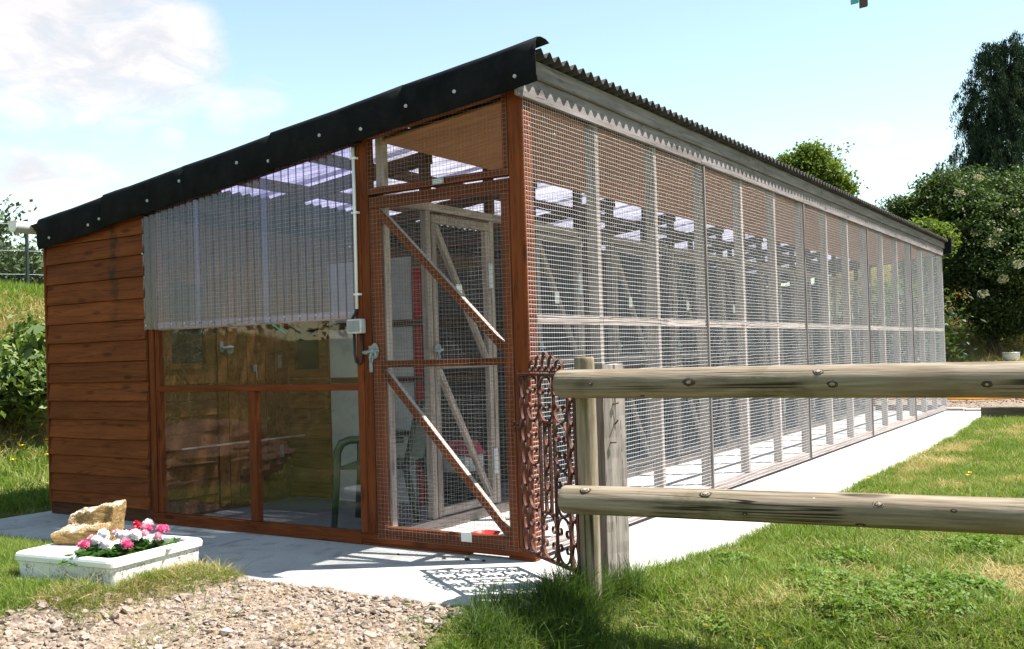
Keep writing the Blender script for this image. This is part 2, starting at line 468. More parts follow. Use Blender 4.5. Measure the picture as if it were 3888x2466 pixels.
def clear_mat(name, tint, base, fres, haze, haze_col, rough=0.08, transl=0.0, streak=None, edge=0.0):
    """clear plastic sheet: transparent, with a sheen and a thin milky haze"""
    m = bpy.data.materials.new(name)
    m.use_nodes = True
    MATS[name] = m
    t = NT(m.node_tree)
    t.t.nodes.remove(t.t.nodes['Principled BSDF'])
    out = t.t.nodes['Material Output']
    tcol = tuple(tint) + (1,)
    if edge:                              # a sheet seen edge on is a thicker, darker filter
        fe = t.n('ShaderNodeLayerWeight', {0: 0.5}).outputs['Facing']
        tcol = t.mix(t.mapr(fe, 0.08, 0.55), tuple(tint), (tint[0] * 0.16, tint[1] * 0.16, tint[2] * 0.26))
    tr = t.n('ShaderNodeBsdfTransparent', {0: tcol})
    df = t.n('ShaderNodeBsdfDiffuse', {0: tuple(haze_col) + (1,)})
    tl = t.n('ShaderNodeBsdfTranslucent', {0: tuple(haze_col) + (1,)})
    hz = t.n('ShaderNodeMixShader', {0: transl, 1: df.outputs[0], 2: tl.outputs[0]})
    v, rnd = obj_coord(t, (1, 1, 1))
    hf = haze
    if streak:
        sv, _ = obj_coord(t, streak)
        hf = t.math('MULTIPLY', haze, t.mapr(t.noise(sv, 1.0, 4, 0.6), 0.25, 0.75, 0.35, 1.7))
    if edge:                              # flutes look milkier where the sheet is seen edge on
        fc = t.n('ShaderNodeLayerWeight', {0: 0.5}).outputs['Facing']
        hf = t.math('MULTIPLY', hf, t.math('ADD', 0.35, t.math('MULTIPLY', t.math('POWER', fc, 2.0), edge)), clamp=True)
    m1 = t.n('ShaderNodeMixShader', {0: hf, 1: tr.outputs[0], 2: hz.outputs[0]})
    gl = t.n('ShaderNodeBsdfGlossy', {0: (1, 1, 1, 1), 1: rough})
    fa = t.n('ShaderNodeLayerWeight', {0: 0.5}).outputs['Facing']
    fr = t.math('ADD', 0.04, t.math('MULTIPLY', t.math('POWER', fa, 5.0), 0.96))
    f = t.math('ADD', base, t.math('MULTIPLY', fr, fres), clamp=True)
    m2 = t.n('ShaderNodeMixShader', {0: f, 1: m1.outputs[0], 2: gl.outputs[0]})
    t.t.links.new(m2.outputs[0], out.inputs[0])


clear_mat('clear_pane', (0.96, 0.97, 0.96), 0.0, 0.55, 0.008, (0.5, 0.48, 0.42), 0.015, 0, (2, 2, 2))
clear_mat('clear_corrugated', (0.76, 0.73, 0.97), 0.0, 1.3, 0.15, (0.62, 0.62, 0.95), 0.15, 0.5, (70, 2, 0.8), 1.8)
clear_mat('roof_clear', (0.34, 0.335, 0.38), 0.0, 0.6, 0.86, (0.30, 0.29, 0.35), 0.2, 0.85, (2, 16, 2))

# ------------------------------------------------------------------ building blocks
WM = {}                                   # world matrix of every object made here


def place(o, parent=None, world=None):
    world = world if world is not None else Matrix.Identity(4)
    COL.objects.link(o)
    WM[o] = world
    if parent is not None:
        o.parent = parent
        o.matrix_basis = WM[parent].inverted() @ world
    else:
        o.matrix_basis = world
    return o


def thing(name, label, cat, loc=(0, 0, 0), rz=0.0, group=None):
    o = bpy.data.objects.new(name, None)
    o.empty_display_size = 0.1
    place(o, None, Matrix.Translation(loc) @ Matrix.Rotation(rz, 4, 'Z'))
    o['label'] = label
    o['category'] = cat
    if group:
        o['group'] = group
    return o


def tag(o, label=None, cat=None, group=None, kind=None):
    for k, v in (('label', label), ('category', cat), ('group', group), ('kind', kind)):
        if v:
            o[k] = v
    return o


class MB:
    def __init__(s):
        s.v, s.f, s.m = [], [], []

    def add(s, vs, fs, mat=0):
        o = len(s.v)
        s.v += [tuple(p) for p in vs]
        s.f += [tuple(i + o for i in f) for f in fs]
        s.m += [mat] * len(fs)
        return s

    def box(s, lo, hi, mat=0, M=None):
        x0, y0, z0 = lo
        x1, y1, z1 = hi
        vs = [(x0, y0, z0), (x1, y0, z0), (x1, y1, z0), (x0, y1, z0), (x0, y0, z1), (x1, y0, z1), (x1, y1, z1), (x0, y1, z1)]
        if M is not None:
            vs = [M @ Vector(p) for p in vs]
        return s.add(vs, [(0, 3, 2, 1), (4, 5, 6, 7), (0, 1, 5, 4), (1, 2, 6, 5), (2, 3, 7, 6), (3, 0, 4, 7)], mat)

    def tube(s, pts, r, n=8, caps=True, mat=0):
        pts = [Vector(p) for p in pts]
        rs = r if isinstance(r, (list, tuple)) else [r] * len(pts)
        d0 = (pts[1] - pts[0]).normalized()
        a = d0.orthogonal().normalized()
        vs, fs = [], []
        for i, p in enumerate(pts):
            d = (pts[min(i + 1, len(pts) - 1)] - pts[max(i - 1, 0)]).normalized()
            a = (a - d * a.dot(d))
            a = a.normalized() if a.length > 1e-6 else d.orthogonal().normalized()
            b = d.cross(a)
            for k in range(n):
                t = 2 * math.pi * k / n
                vs.append(p + (a * math.cos(t) + b * math.sin(t)) * rs[i])
        for i in range(len(pts) - 1):
            for k in range(n):
                fs.append((i * n + k, i * n + (k + 1) % n, (i + 1) * n + (k + 1) % n, (i + 1) * n + k))
        if caps:
            fs.append(tuple(range(n - 1, -1, -1)))
            fs.append(tuple((len(pts) - 1) * n + k for k in range(n)))
        return s.add(vs, fs, mat)

    def prism(s, poly, axis, a0, a1, mat=0):
        """extrude a 2-D polygon along an axis; poly gives the other two coordinates in order"""
        n = len(poly)

        def p3(q, a):
            q = list(q)
            q.insert(axis, a)
            return tuple(q)
        vs = [p3(q, a0) for q in poly] + [p3(q, a1) for q in poly]
        fs = [(i, (i + 1) % n, n + (i + 1) % n, n + i) for i in range(n)]
        fs += [tuple(range(n - 1, -1, -1)), tuple(range(n, 2 * n))]
        return s.add(vs, fs, mat)

    def mesh(s, name, mats, smooth=False, recalc=True):
        me = bpy.data.meshes.new(name)
        me.from_pydata(s.v, [], s.f)
        for m in ([mats] if isinstance(mats, str) else mats):
            me.materials.append(MATS[m])
        if max(s.m, default=0):
            me.polygons.foreach_set('material_index', s.m)
        if recalc:
            bm = bmesh.new()
            bm.from_mesh(me)
            bmesh.ops.recalc_face_normals(bm, faces=bm.faces)
            bm.to_mesh(me)
            bm.free()
        if smooth:
            me.polygons.foreach_set('use_smooth', [True] * len(me.polygons))
        me.update()
        return me

    def build(s, name, mats, parent=None, world=None, smooth=False, recalc=True):
        return place(bpy.data.objects.new(name, s.mesh(name, mats, smooth, recalc)), parent, world)


def np_mesh(name, V, F, mats, smooth=False, mi=None):
    """fast mesh from numpy quads (or triangles)"""
    me = bpy.data.meshes.new(name)
    V = np.asarray(V, np.float32)
    F = np.asarray(F, np.int32)
    k = F.shape[1]
    me.vertices.add(len(V))
    me.vertices.foreach_set('co', V.ravel())
    me.loops.add(F.size)
    me.loops.foreach_set('vertex_index', F.ravel())
    me.polygons.add(len(F))
    me.polygons.foreach_set('loop_start', np.arange(0, F.size, k, dtype=np.int32))
    me.polygons.foreach_set('loop_total', np.full(len(F), k, np.int32))
    for m in ([mats] if isinstance(mats, str) else mats):
        me.materials.append(MATS[m])
    if mi is not None:
        me.polygons.foreach_set('material_index', np.asarray(mi, np.int32))
    if smooth:
        me.polygons.foreach_set('use_smooth', np.ones(len(F), bool))
    me.update(calc_edges=True)
    me.validate()
    return me


_TM = {}


def timber(name, parent, p0, p1, w_, t_, up=(0, 0, 1), mat='stained_wood', bev=0.003, off=(0, 0, 0), mat2=None):
    """a sawn length from p0 to p1 along its own X; w_ is its size along `up`, t_ across"""
    p0, p1, up = Vector(p0), Vector(p1), Vector(up)
    d = p1 - p0
    L = d.length
    x = d.normalized()
    z = (up - x * up.dot(x)).normalized()
    y = z.cross(x)
    key = (round(L, 3), round(w_, 4), round(t_, 4), mat, name)
    if key not in _TM:
        bm = bmesh.new()
        bmesh.ops.create_cube(bm, size=1.0)
        bmesh.ops.scale(bm, vec=(L, t_, w_), verts=bm.verts)
        if bev:
            bmesh.ops.bevel(bm, geom=list(bm.edges), offset=min(bev, w_ * .2, t_ * .2), segments=1, affect='EDGES')
        me = bpy.data.meshes.new(name)
        bm.to_mesh(me)
        bm.free()
        me.materials.append(MATS[mat])
        _TM[key] = me
        if mat2:
            me.materials.append(MATS[mat2])
            for p in me.polygons:
                if abs(p.normal.y) < 0.7:
                    p.material_index = 1
    c = (p0 + p1) / 2 + Vector(off)
    W = Matrix(((x.x, y.x, z.x, c.x), (x.y, y.y, z.y, c.y), (x.z, y.z, z.z, c.z), (0, 0, 0, 1)))
    return place(bpy.data.objects.new(name, _TM[key]), parent, W)


def wire_grid(u0, u1, v0, v1, fn, pitch=0.025, r=0.0009, rv=None, top=None, bows=None, seg=1, jit=0.0012, nrm=(0, 1, 0)):
    """welded wire mesh over [u0,u1]x[v0,v1]; fn(U,V,D) -> Nx3 points, D = distance out of the plane"""
    V, F = [], []
    base = 0

    def wire(u, v, du, dv, r=r):
        nonlocal base
        n = len(u)
        ring = []
        bow = bows(u, v) if bows else 0.0
        for a, b in ((1, 0), (0, 1), (-1, 0), (0, -1)):
            ring.append(fn(u + du * r * a, v + dv * r * a, bow + r * b + 0 * u))
        P = np.stack(ring, 1).reshape(-1, 3)
        i = np.arange(n - 1)[:, None] * 4 + base
        for k in range(4):
            F.append(np.concatenate([i + k, i + (k + 1) % 4, i + 4 + (k + 1) % 4, i + 4 + k], 1))
        V.append(P)
        base += len(P)

    nu = int(round((u1 - u0) / pitch))
    nv = int(round((v1 - v0) / pitch))
    for i in range(nu + 1):
        u = u0 + (u1 - u0) * i / nu
        vt = v1 if top is None else min(v1, top(u))
        if vt - v0 < 0.03:
            continue
        k = max(2, int((vt - v0) / 0.2) * seg + 1)
        v = np.linspace(v0, vt, k)
        uu = u + RNG.normal(0, jit, k)
        wire(uu, v, 1, 0, rv or r)
    for j in range(nv + 1):
        v = v0 + (v1 - v0) * j / nv
        a, b = u0, u1
        if top is not None:
            us = np.linspace(u0, u1, 60)
            ok = us[top(us) > v]
            if len(ok) < 2:
                continue
            a, b = ok[0], ok[-1]
        k = max(2, int((b - a) / 0.1) * seg + 1)
        u = np.linspace(a, b, k)
        wire(u, v + RNG.normal(0, jit, k), 0, 1)
    return np.concatenate(V), np.concatenate(F)


def smooth01(a, b, x):
    t = np.clip((x - a) / (b - a), 0, 1)
    return t * t * (3 - 2 * t)


# value noise on the plane, for uneven ground and patchy planting
_G = np.random.default_rng(3).random((256, 256))


def vnoise(x, y):
    x = np.asarray(x, float)
    y = np.asarray(y, float)
    xi, yi = np.floor(x).astype(int), np.floor(y).astype(int)
    fx, fy = x - xi, y - yi
    fx, fy = fx * fx * (3 - 2 * fx), fy * fy * (3 - 2 * fy)
    g = lambda a, b: _G[a % 256, b % 256]
    return (g(xi, yi) * (1 - fx) + g(xi + 1, yi) * fx) * (1 - fy) + (g(xi, yi + 1) * (1 - fx) + g(xi + 1, yi + 1) * fx) * fy


def fbm(x, y, o=4):
    s, a, n = 0, 0.5, 0
    for k in range(o):
        s = s + a * vnoise(x * 2 ** k + 17.3 * k, y * 2 ** k + 5.1 * k)
        n += a
        a *= 0.5
    return s / n


SLAB = [(-4.40, 12.42), (-4.40, -0.34), (-4.30, -0.74), (-1.95, -0.74), (-1.27, -0.92), (0.36, -0.90), (0.56, -0.30),
        (0.68, 0.3), (0.76, 0.9), (0.80, 2.2), (0.82, 5.0), (0.82, 8.0), (0.72, 10.8), (0.60, 12.42)]


def in_poly(x, y, poly):
    x = np.asarray(x)
    y = np.asarray(y)
    c = np.zeros(x.shape, bool)
    n = len(poly)
    for i in range(n):
        (x0, y0), (x1, y1) = poly[i], poly[(i + 1) % n]
        t = ((y0 > y) != (y1 > y)) & (x < (x1 - x0) * (y - y0) / ((y1 - y0) + 1e-12) + x0)
        c ^= t
    return c


def gravel_mask(x, y):
    """1 where the stony drive lies in front of the shed"""
    e = (fbm(x * 3.1, y * 3.1) - 0.5) * 0.22
    xl = np.interp(y, [-9, -4, -1.75, -1.58, -1.35, -1.0, -0.92], [-5.0, -2.6, -1.56, -1.53, -1.47, -1.38, -1.27])
    xr = np.interp(y, [-9, -5, -2.2, -1.25, -0.9], [4.0, 2.2, 0.42, 0.25, 0.22])
    return (x > xl + e) & (x < xr + e * 0.7) & (y < -0.80)


def ground_z(x, y):
    x = np.asarray(x, float)
    y = np.asarray(y, float)
    z = np.full(np.broadcast(x, y).shape, -0.025)
    # the ground falls away gently towards the camera
    yl = np.interp(x, [-1.6, -1.2, 0.2, 0.7], [-1.65, -0.95, -0.93, -0.2])
    z = z + 0.05 * smooth01(-1.12, -1.5, x) * smooth01(-0.78, -1.0, y) * smooth01(-4.2, -3.2, x)
    z = z - (0.17 + 0.09 * smooth01(0.4, 0.8, x)) * np.clip(yl - y, 0, 5)
    # bank left of the shed
    lf = 2.35 * smooth01(-6.2, -12.4, x + 0.22 * (y - 3.0) * smooth01(0, 6, np.abs(y - 3.0)) * 0) + 0.02 * np.clip(-12 - x, 0, 60)
    # bank behind the far end
    bk = 0.12 * smooth01(12.6, 13.2, y) + 0.5 * smooth01(14.8, 16.6, y) + 2.6 * smooth01(17.0, 24.0, y) + 0.02 * np.clip(y - 24, 0, 80)
    rt = 0.10 * smooth01(3.0, 7.0, x)
    z = z + np.maximum(np.maximum(lf, bk * smooth01(-9.5, -3.5, x) + lf * 0), rt)
    far = smooth01(30, 90, np.hypot(x, y))
    amp = 0.03 + 0.10 * np.clip(np.maximum(lf, bk), 0, 1)
    near = smooth01(0.0, 0.6, np.maximum(np.maximum(-4.6 - x, x - 1.1), np.maximum(y - 12.6, -1.3 - y)))
    z = z + (fbm(x * 0.9, y * 0.9) - 0.5) * amp * near + far * (fbm(x * 0.02, y * 0.02) - 0.4) * 4
    return z


def axis_steps(core0, core1, step, far):
    a = list(np.arange(core0, core1 + 1e-6, step))
    s, p = step, core1
    hi = []
    while p < far:
        s *= 1.22
        p += s
        hi.append(p)
    s, p = step, core0
    lo = []
    while p > -far:
        s *= 1.22
        p -= s
        lo.append(p)
    return np.array(lo[::-1] + a + hi)


# ------------------------------------------------------------------ ground, drive, slab
gx, gy = axis_steps(-14, 5, 0.2, 420), axis_steps(-5, 26, 0.2, 420)
X, Y = np.meshgrid(gx, gy, indexing='ij')
under = in_poly(X, Y, SLAB)
Z = ground_z(X, Y)
Z = np.where(under, -0.09, Z)
nxg, nyg = X.shape
ii, jj = np.meshgrid(np.arange(nxg - 1), np.arange(nyg - 1), indexing='ij')
q = (ii * nyg + jj).ravel()
Fg = np.stack([q, q + nyg, q + nyg + 1, q + 1], 1)
g_ob = place(bpy.data.objects.new('ground', np_mesh('ground', np.stack([X.ravel(), Y.ravel(), Z.ravel()], 1), Fg, 'lawn_soil', True)))
tag(g_ob, 'uneven grassy ground rising to banks left of and behind the shed', kind='structure')

gx2, gy2 = np.arange(-5.6, 4.0, 0.06), np.arange(-8.0, -0.7, 0.06)
X2, Y2 = np.meshgrid(gx2, gy2, indexing='ij')
n2 = X2.shape[1]
mask = gravel_mask(X2, Y2)
keep = mask[:-1, :-1] & mask[1:, :-1] & mask[:-1, 1:] & mask[1:, 1:]
Z2 = ground_z(X2, Y2) + 0.010 + 0.012 * fbm(X2 * 9, Y2 * 9)
i2, j2 = np.nonzero(keep)
q = i2 * n2 + j2
F2 = np.stack([q, q + n2, q + n2 + 1, q + 1], 1)
used, inv = np.unique(F2, return_inverse=True)
V2 = np.stack([X2.ravel(), Y2.ravel(), Z2.ravel()], 1)[used]
tag(place(bpy.data.objects.new('gravel_drive', np_mesh('gravel_drive', V2, inv.reshape(F2.shape), 'gravel_bed', True))),
    'stony gravel drive in front of the concrete slab', kind='structure')

mb = MB()
ring = []
for i in range(len(SLAB)):                                    # slightly uneven cast edge
    a, b = Vector(SLAB[i]), Vector(SLAB[(i + 1) % len(SLAB)])
    k = max(1, int((b - a).length / 0.09)) if a.y < 3 and b.y < 3 else 3
    nrm = Vector((b.y - a.y, a.x - b.x)).normalized()
    for j in range(k):
        p = a.lerp(b, j / k)
        ring.append(p + nrm * random.uniform(-0.008, 0.008))
n = len(ring)
inner = []
for i, p in enumerate(ring):
    d = (ring[(i + 1) % n] - ring[i - 1]).normalized()
    inner.append(p + Vector((-d.y, d.x)) * 0.012)
vs = [(p.x, p.y, -0.12) for p in ring] + [(p.x, p.y, -0.010) for p in ring] + [(p.x, p.y, 0.0) for p in inner]
fs = []
for i in range(n):
    j = (i + 1) % n
    fs += [(i, j, n + j, n + i), (n + i, n + j, 2 * n + j, 2 * n + i)]
fs.append(tuple(2 * n + i for i in range(n)))
mb.add(vs, fs)
slab = mb.build('concrete_path', 'concrete')
tag(slab, 'pale concrete slab and path under and around the shed', kind='structure')

# gravel yard and paving blocks past the far end
gx3, gy3 = np.arange(-4.0, 9.0, 0.25), np.arange(12.5, 16.4, 0.25)
X3, Y3 = np.meshgrid(gx3, gy3, indexing='ij')
Z3 = ground_z(X3, Y3) + 0.02
i3, j3 = np.meshgrid(np.arange(len(gx3) - 1), np.arange(len(gy3) - 1), indexing='ij')
q = (i3 * len(gy3) + j3).ravel()
F3 = np.stack([q, q + len(gy3), q + len(gy3) + 1, q + 1], 1)
tag(place(bpy.data.objects.new('gravel_yard', np_mesh('gravel_yard', np.stack([X3.ravel(), Y3.ravel(), Z3.ravel()], 1), F3, 'gravel_bed', True))),
    'pale gravel yard behind the far end of the shed', kind='structure')

# ------------------------------------------------------------------ the shed
shed = thing('timber_shed', 'long reddish brown timber shed with wire mesh sides and black corrugated roof', 'shed', (-2.1, 0, 0))
zr = lambda x: 2.648 + 0.1123 * x          # middle of the corrugated roof at x
trim_lo = lambda x: 2.471 + 0.116 * x
T = lambda name, p0, p1, w_, t_, up=(0, 0, 1), mat='stained_wood', parent=None, **k: timber(name, parent or shed, p0, p1, w_, t_, up, mat, **k)

# --- front wall: lapped boards
seams = [0.093, 0.183, 0.310, 0.445, 0.573, 0.710, 0.845, 0.979, 1.126, 1.271, 1.412, 1.559, 1.710, 1.862, 2.000, 2.135]
for i in range(len(seams) - 1):
    zb, zt = seams[i], seams[i + 1]
    e = random.uniform(-0.006, 0.004)
    x0, x1 = -4.236 + random.uniform(-.003, .003), -3.098 + e
    L, h = x1 - x0, zt - zb
    y1, y2 = -0.024, -0.008
    m = MB()
    prof = [(-0.001, 0), (y1 + 0.002, 0.0), (y1, 0.006), (y2, h - 0.004), (-0.001, h)]
    nseg = 6
    for s in range(nseg):                                    # slightly wavy lower edge
        pass
    vs, fs = [], []
    for s in range(nseg + 1):
        xx = -L / 2 + L * s / nseg
        dz = random.uniform(-0.0016, 0.0016)
        dy = random.uniform(-0.002, 0.001)
        for k, (py, pz) in enumerate(prof):
            vs.append((xx, py + (dy if k in (1, 2) else 0), pz + (dz if k < 3 else 0)))
    P = len(prof)
    for s in range(nseg):
        for k in range(P):
            fs.append((s * P + k, s * P + (k + 1) % P, (s + 1) * P + (k + 1) % P, (s + 1) * P + k))
    fs += [tuple(range(P)), tuple(nseg * P + k for k in range(P))]
    m.add(vs, fs)
    m.build('board', 'stained_board', shed, Matrix.Translation(((x0 + x1) / 2, 0, zb)))
T('corner_trim', (-4.244, -0.012, 0.09), (-4.25, -0.012, 2.10), 0.016, 0.03, (1, 0, 0))
T('plinth_board', (-4.24, 0.005, 0.045), (-3.09, 0.005, 0.045), 0.088, 0.02, mat='dark_wood')
# backing wall of the closed cabin, and its far sides
m = MB()
m.box((-4.24, 0.002, 0.0), (-3.07, 0.04, 2.12))
m.box((-4.262, 0.0, 0.0), (-4.245, 12.45, 2.10))
m.box((-4.24, 12.42, 0.0), (-1.95, 12.45, 2.12))
m.build('cabin_wall', 'dark_wood', shed)

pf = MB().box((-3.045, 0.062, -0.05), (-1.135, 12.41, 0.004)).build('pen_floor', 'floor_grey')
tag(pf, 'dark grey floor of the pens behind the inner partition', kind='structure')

# --- front wall: posts, rails, sills
T('post', (-3.063, 0.03, 0.075), (-3.063, 0.03, 1.335), 0.052, 0.06, (1, 0, 0))
T('post', (-3.016, 0.034, 0.075), (-3.016, 0.034, 2.24), 0.036, 0.05, (1, 0, 0))
T('post', (-1.168, 0.03, 0.07), (-1.168, 0.03, 2.46), 0.054, 0.06, (1, 0, 0))
T('post', (-1.107, 0.03, 0.07), (-1.107, 0.03, 2.465), 0.062, 0.062, (1, 0, 0))
T('corner_post', (-0.049, 0.045, 0.072), (-0.049, 0.045, 2.53), 0.092, 0.09, (1, 0, 0))
T('corner_batten', (-0.1165, 0.022, 2.088), (-0.1165, 0.022, 2.52), 0.039, 0.04, (1, 0, 0))
T('sill', (-3.085, 0.03, 0.037), (-1.197, 0.03, 0.037), 0.073, 0.06)
T('door_sill', (-1.195, 0.028, 0.043), (-0.001, 0.028, 0.043), 0.052, 0.058)
for a, b in ((-1.195, -0.43), (-0.17, -0.001)):
    T('packer', (a, 0.03, 0.008), (b, 0.03, 0.008), 0.016, 0.05)
T('rail', (-2.998, 0.028, 0.9255), (-1.197, 0.028, 0.9255), 0.039, 0.05)
T('rail', (-2.998, 0.035, 1.352), (-1.197, 0.035, 1.352), 0.05, 0.045, mat='weathered_wood')
T('mullion', (-2.094, 0.028, 0.075), (-2.094, 0.028, 0.905), 0.062, 0.05, (1, 0, 0))
T('transom', (-1.074, 0.026, 2.066), (-0.097, 0.026, 2.066), 0.04, 0.05)
T('head_rail', (-2.99, 0.03, trim_lo(-2.99) + .06), (-0.1, 0.03, trim_lo(-0.1) + .06), 0.06, 0.045)
T('stud', (-1.035, 0.085, 0.07), (-1.035, 0.085, 2.40), 0.055, 0.05, (1, 0, 0), mat='weathered_wood')


def pane(x0, x1, z0, z1, y=0.03):
    m = MB()
    m.box((-(x1 - x0) / 2, -0.0015, 0), ((x1 - x0) / 2, 0.0015, z1 - z0))
    return m.build('window_pane', 'clear_pane', shed, Matrix.Translation(((x0 + x1) / 2, y, z0)))


pane(-2.997, -1.196, 0.947, 1.326)
pane(-2.997, -2.126, 0.075, 0.905)
pane(-2.062, -1.196, 0.075, 0.905)

# --- clear corrugated sheets over the upper window
def corrugated(x0, x1, y, z0, name='corrugated_panel'):
    L = x1 - x0
    n = int(L / 0.0075)
    vs, fs = [], []
    for i in range(n + 1):
        x = -L / 2 + L * i / n
        xx = (x0 + x1) / 2 + x
        yy = y + 0.0115 * math.sin(2 * math.pi * xx / 0.0635)
        zt = trim_lo(xx) + 0.06
        for z in (z0, (z0 + zt) / 2, zt):
            vs.append((x, yy, z - z0))
    for i in range(n):
        for k in range(2):
            fs.append((i * 3 + k, (i + 1) * 3 + k, (i + 1) * 3 + k + 1, i * 3 + k + 1))
    m = MB()
    m.add(vs, fs)
    return m.build(name, 'clear_corrugated', shed, Matrix.Translation(((x0 + x1) / 2, 0, z0)), smooth=True, recalc=False)


for a, b, y in ((-3.105, -2.50, -0.026), (-2.545, -1.885, -0.0275), (-1.95, -1.172, -0.029)):
    corrugated(a, b, y, 1.334)


def screw_mesh(r=0.009):
    m = MB()
    m.tube([(0, 0.004, 0), (0, -0.002, 0)], r, 10)
    m.tube([(0, -0.002, 0), (0, -0.005, 0)], [r * 0.62, r * 0.4], 6)
    return m.mesh('screw', 'galvanised', True)


SCREW = screw_mesh()


def screw(parent, p, s=1.0):
    return place(bpy.data.objects.new('screw', SCREW), parent, Matrix.Translation(p) @ Matrix.Scale(s, 4))


for i in range(15):
    screw(shed, (-3.06 + 1.85 * i / 14, -0.040, 1.362), 0.8)
screw(shed, (-3.085, -0.038, 1.86), 0.8)
screw(shed, (-1.19, -0.04, 1.75), 0.8)


def mesh_obj(name, parent, u0, u1, v0, v1, fn, origin, mat='galvanised', **k):
    V, F = wire_grid(u0, u1, v0, v1, fn, **k)
    V = V - np.array(origin)
    o = place(bpy.data.objects.new(name, np_mesh(name, V, F, mat)), parent, Matrix.Translation(origin))
    o['kind'] = 'stuff'
    return o


fr = lambda y0: (lambda u, v, d: np.stack([u + 0 * d, y0 - d, v + 0 * d], 1))
sd = lambda x0: (lambda u, v, d: np.stack([x0 + d, u + 0 * d, v + 0 * d], 1))
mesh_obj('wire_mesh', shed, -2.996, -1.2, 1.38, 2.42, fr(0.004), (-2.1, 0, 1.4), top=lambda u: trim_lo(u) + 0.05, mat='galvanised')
mesh_obj('wire_mesh', shed, -1.068, -0.10, 2.05, 2.55, fr(-0.004), (-0.6, 0, 2.1), top=lambda u: trim_lo(u) + 0.05, mat='shaded_wire')

# --- front door
def front_door():
    d = MB().box((-1.069, 0.004, 1.966), (-0.099, 0.046, 2.030)).build('door', 'stained_wood', shed)   # its top rail carries the rest
    T('stile', (-1.040, 0.025, 0.045), (-1.040, 0.025, 1.964), 0.058, 0.042, (1, 0, 0), parent=d)
    T('stile', (-0.128, 0.025, 0.045), (-0.128, 0.025, 1.964), 0.058, 0.042, (1, 0, 0), parent=d)
    T('rail', (-1.009, 0.026, 0.081), (-0.159, 0.026, 0.081), 0.066, 0.040, parent=d)
    T('rail', (-1.009, 0.026, 1.056), (-0.159, 0.026, 1.056), 0.040, 0.040, parent=d)
    T('brace', (-1.018, 0.027, 1.952), (-0.150, 0.027, 1.108), 0.045, 0.038, parent=d, mat2='pale_wood')
    T('brace', (-1.005, 0.027, 1.015), (-0.166, 0.027, 0.128), 0.045, 0.038, parent=d, mat2='pale_wood')
    mesh_obj('wire_mesh', d, -1.064, -0.104, 0.05, 2.025, fr(-0.002), (-0.6, 0, 1.0), jit=0.0016, mat='shaded_wire')
    # latch on the left stile, keeper on the post
    m = MB()
    m.tube([(-1.045, -0.010, 1.135), (-1.045, -0.0135, 1.135)], 0.030, 14)
    m.v = [(x, y, 1.135 + (z - 1.135) * 1.55) for x, y, z in m.v]
    m.tube([(-1.125, -0.024, 1.128), (-1.035, -0.024, 1.134)], 0.0085, 8)
    m.tube([(-1.035, -0.024, 1.134), (-1.006, -0.024, 1.135)], 0.006, 8)
    m.tube([(-1.06, -0.024, 1.125), (-1.066, -0.034, 1.10), (-1.06, -0.036, 1.072), (-1.048, -0.034, 1.075), (-1.046, -0.03, 1.10)], 0.006, 6)
    m.tube([(-1.046, -0.013, 1.135), (-1.046, -0.032, 1.135)], 0.012, 8)
    m.tube([(-1.030, -0.03, 1.13), (-1.022, -0.034, 1.108), (-1.028, -0.034, 1.092)], 0.005, 6)
    m.build('latch', 'steel', d, smooth=False)
    m = MB()
    m.box((-0.47, -0.0075, 0.075), (-0.40, -0.0055, 0.125))
    m.build('paper_tag', 'card', d)
    m = MB()
    m.box((-0.60, -0.0065, 2.050), (-0.52, -0.0045, 2.082))
    for k, wd in enumerate((0.05, 0.062, 0.056)):
        m.box((-0.56 - wd / 2, -0.0072, 2.0745 - k * 0.009), (-0.56 + wd / 2, -0.0066, 2.0775 - k * 0.009), 1)
    m.build('name_plate', ['steel', 'card'], shed)
    return d


front_door()
m = MB()
m.box((-1.098, -0.0045, 1.095), (-1.074, -0.001, 1.165))
m.tube([(-1.118, -0.018, 1.127), (-1.092, -0.018, 1.128)], 0.0125, 10)
m.build('keeper', 'steel', shed)
m = MB()
m.box((-1.096, -0.005, 1.012), (-1.072, -0.001, 1.075))
m.build('hasp_plate', 'steel', shed)
# white conduit, switch and black cable on the post
m = MB()
m.tube([(-1.169, -0.014, 2.335), (-1.168, -0.014, 1.90), (-1.172, -0.014, 1.385)], 0.0105, 10)
cnd = m.build('conduit', 'white_plastic', shed, smooth=True)
for z in (2.27, 1.95, 1.47):
    m = MB()
    m.box((-1.184, -0.027, z - 0.006), (-1.140, -0.001, z + 0.006))
    m.build('clip', 'white_plastic', cnd)
m = MB()
m.box((-1.226, -0.050, 1.240), (-1.114, -0.0015, 1.325))
bm_sw = m.build('switch_box', 'gutter_plastic', shed)
mod = bm_sw.modifiers.new('bevel', 'BEVEL')
mod.width = 0.008
mod.segments = 2
m = MB()
m.box((-1.2165, -0.0525, 1.250), (-1.171, -0.0505, 1.315))
m.box((-1.169, -0.0525, 1.250), (-1.1235, -0.0505, 1.315))
m.build('switch_rocker', 'grey_plastic', bm_sw)
m = MB()
m.tube([(-1.172, -0.014, 1.384), (-1.180, -0.015, 1.36), (-1.200, -0.02, 1.335), (-1.204, -0.02, 1.31)], 0.008, 8)
m.build('cable', 'black_rubber', shed, smooth=True)
m = MB()
m.tube([(-1.196, -0.016, 1.242), (-1.196, -0.014, 1.12), (-1.188, -0.014, 1.075), (-1.166, -0.014, 1.060), (-1.146, -0.014, 1.075), (-1.139, -0.014, 1.12), (-1.14, -0.016, 1.242)], 0.0085, 8)
m.build('cable', 'black_rubber', shed, smooth=True)
m = MB()
m.tube([(-1.150, 0.0, 2.352), (-1.165, -0.016, 2.345), (-1.169, -0.014, 2.33)], 0.008, 8)
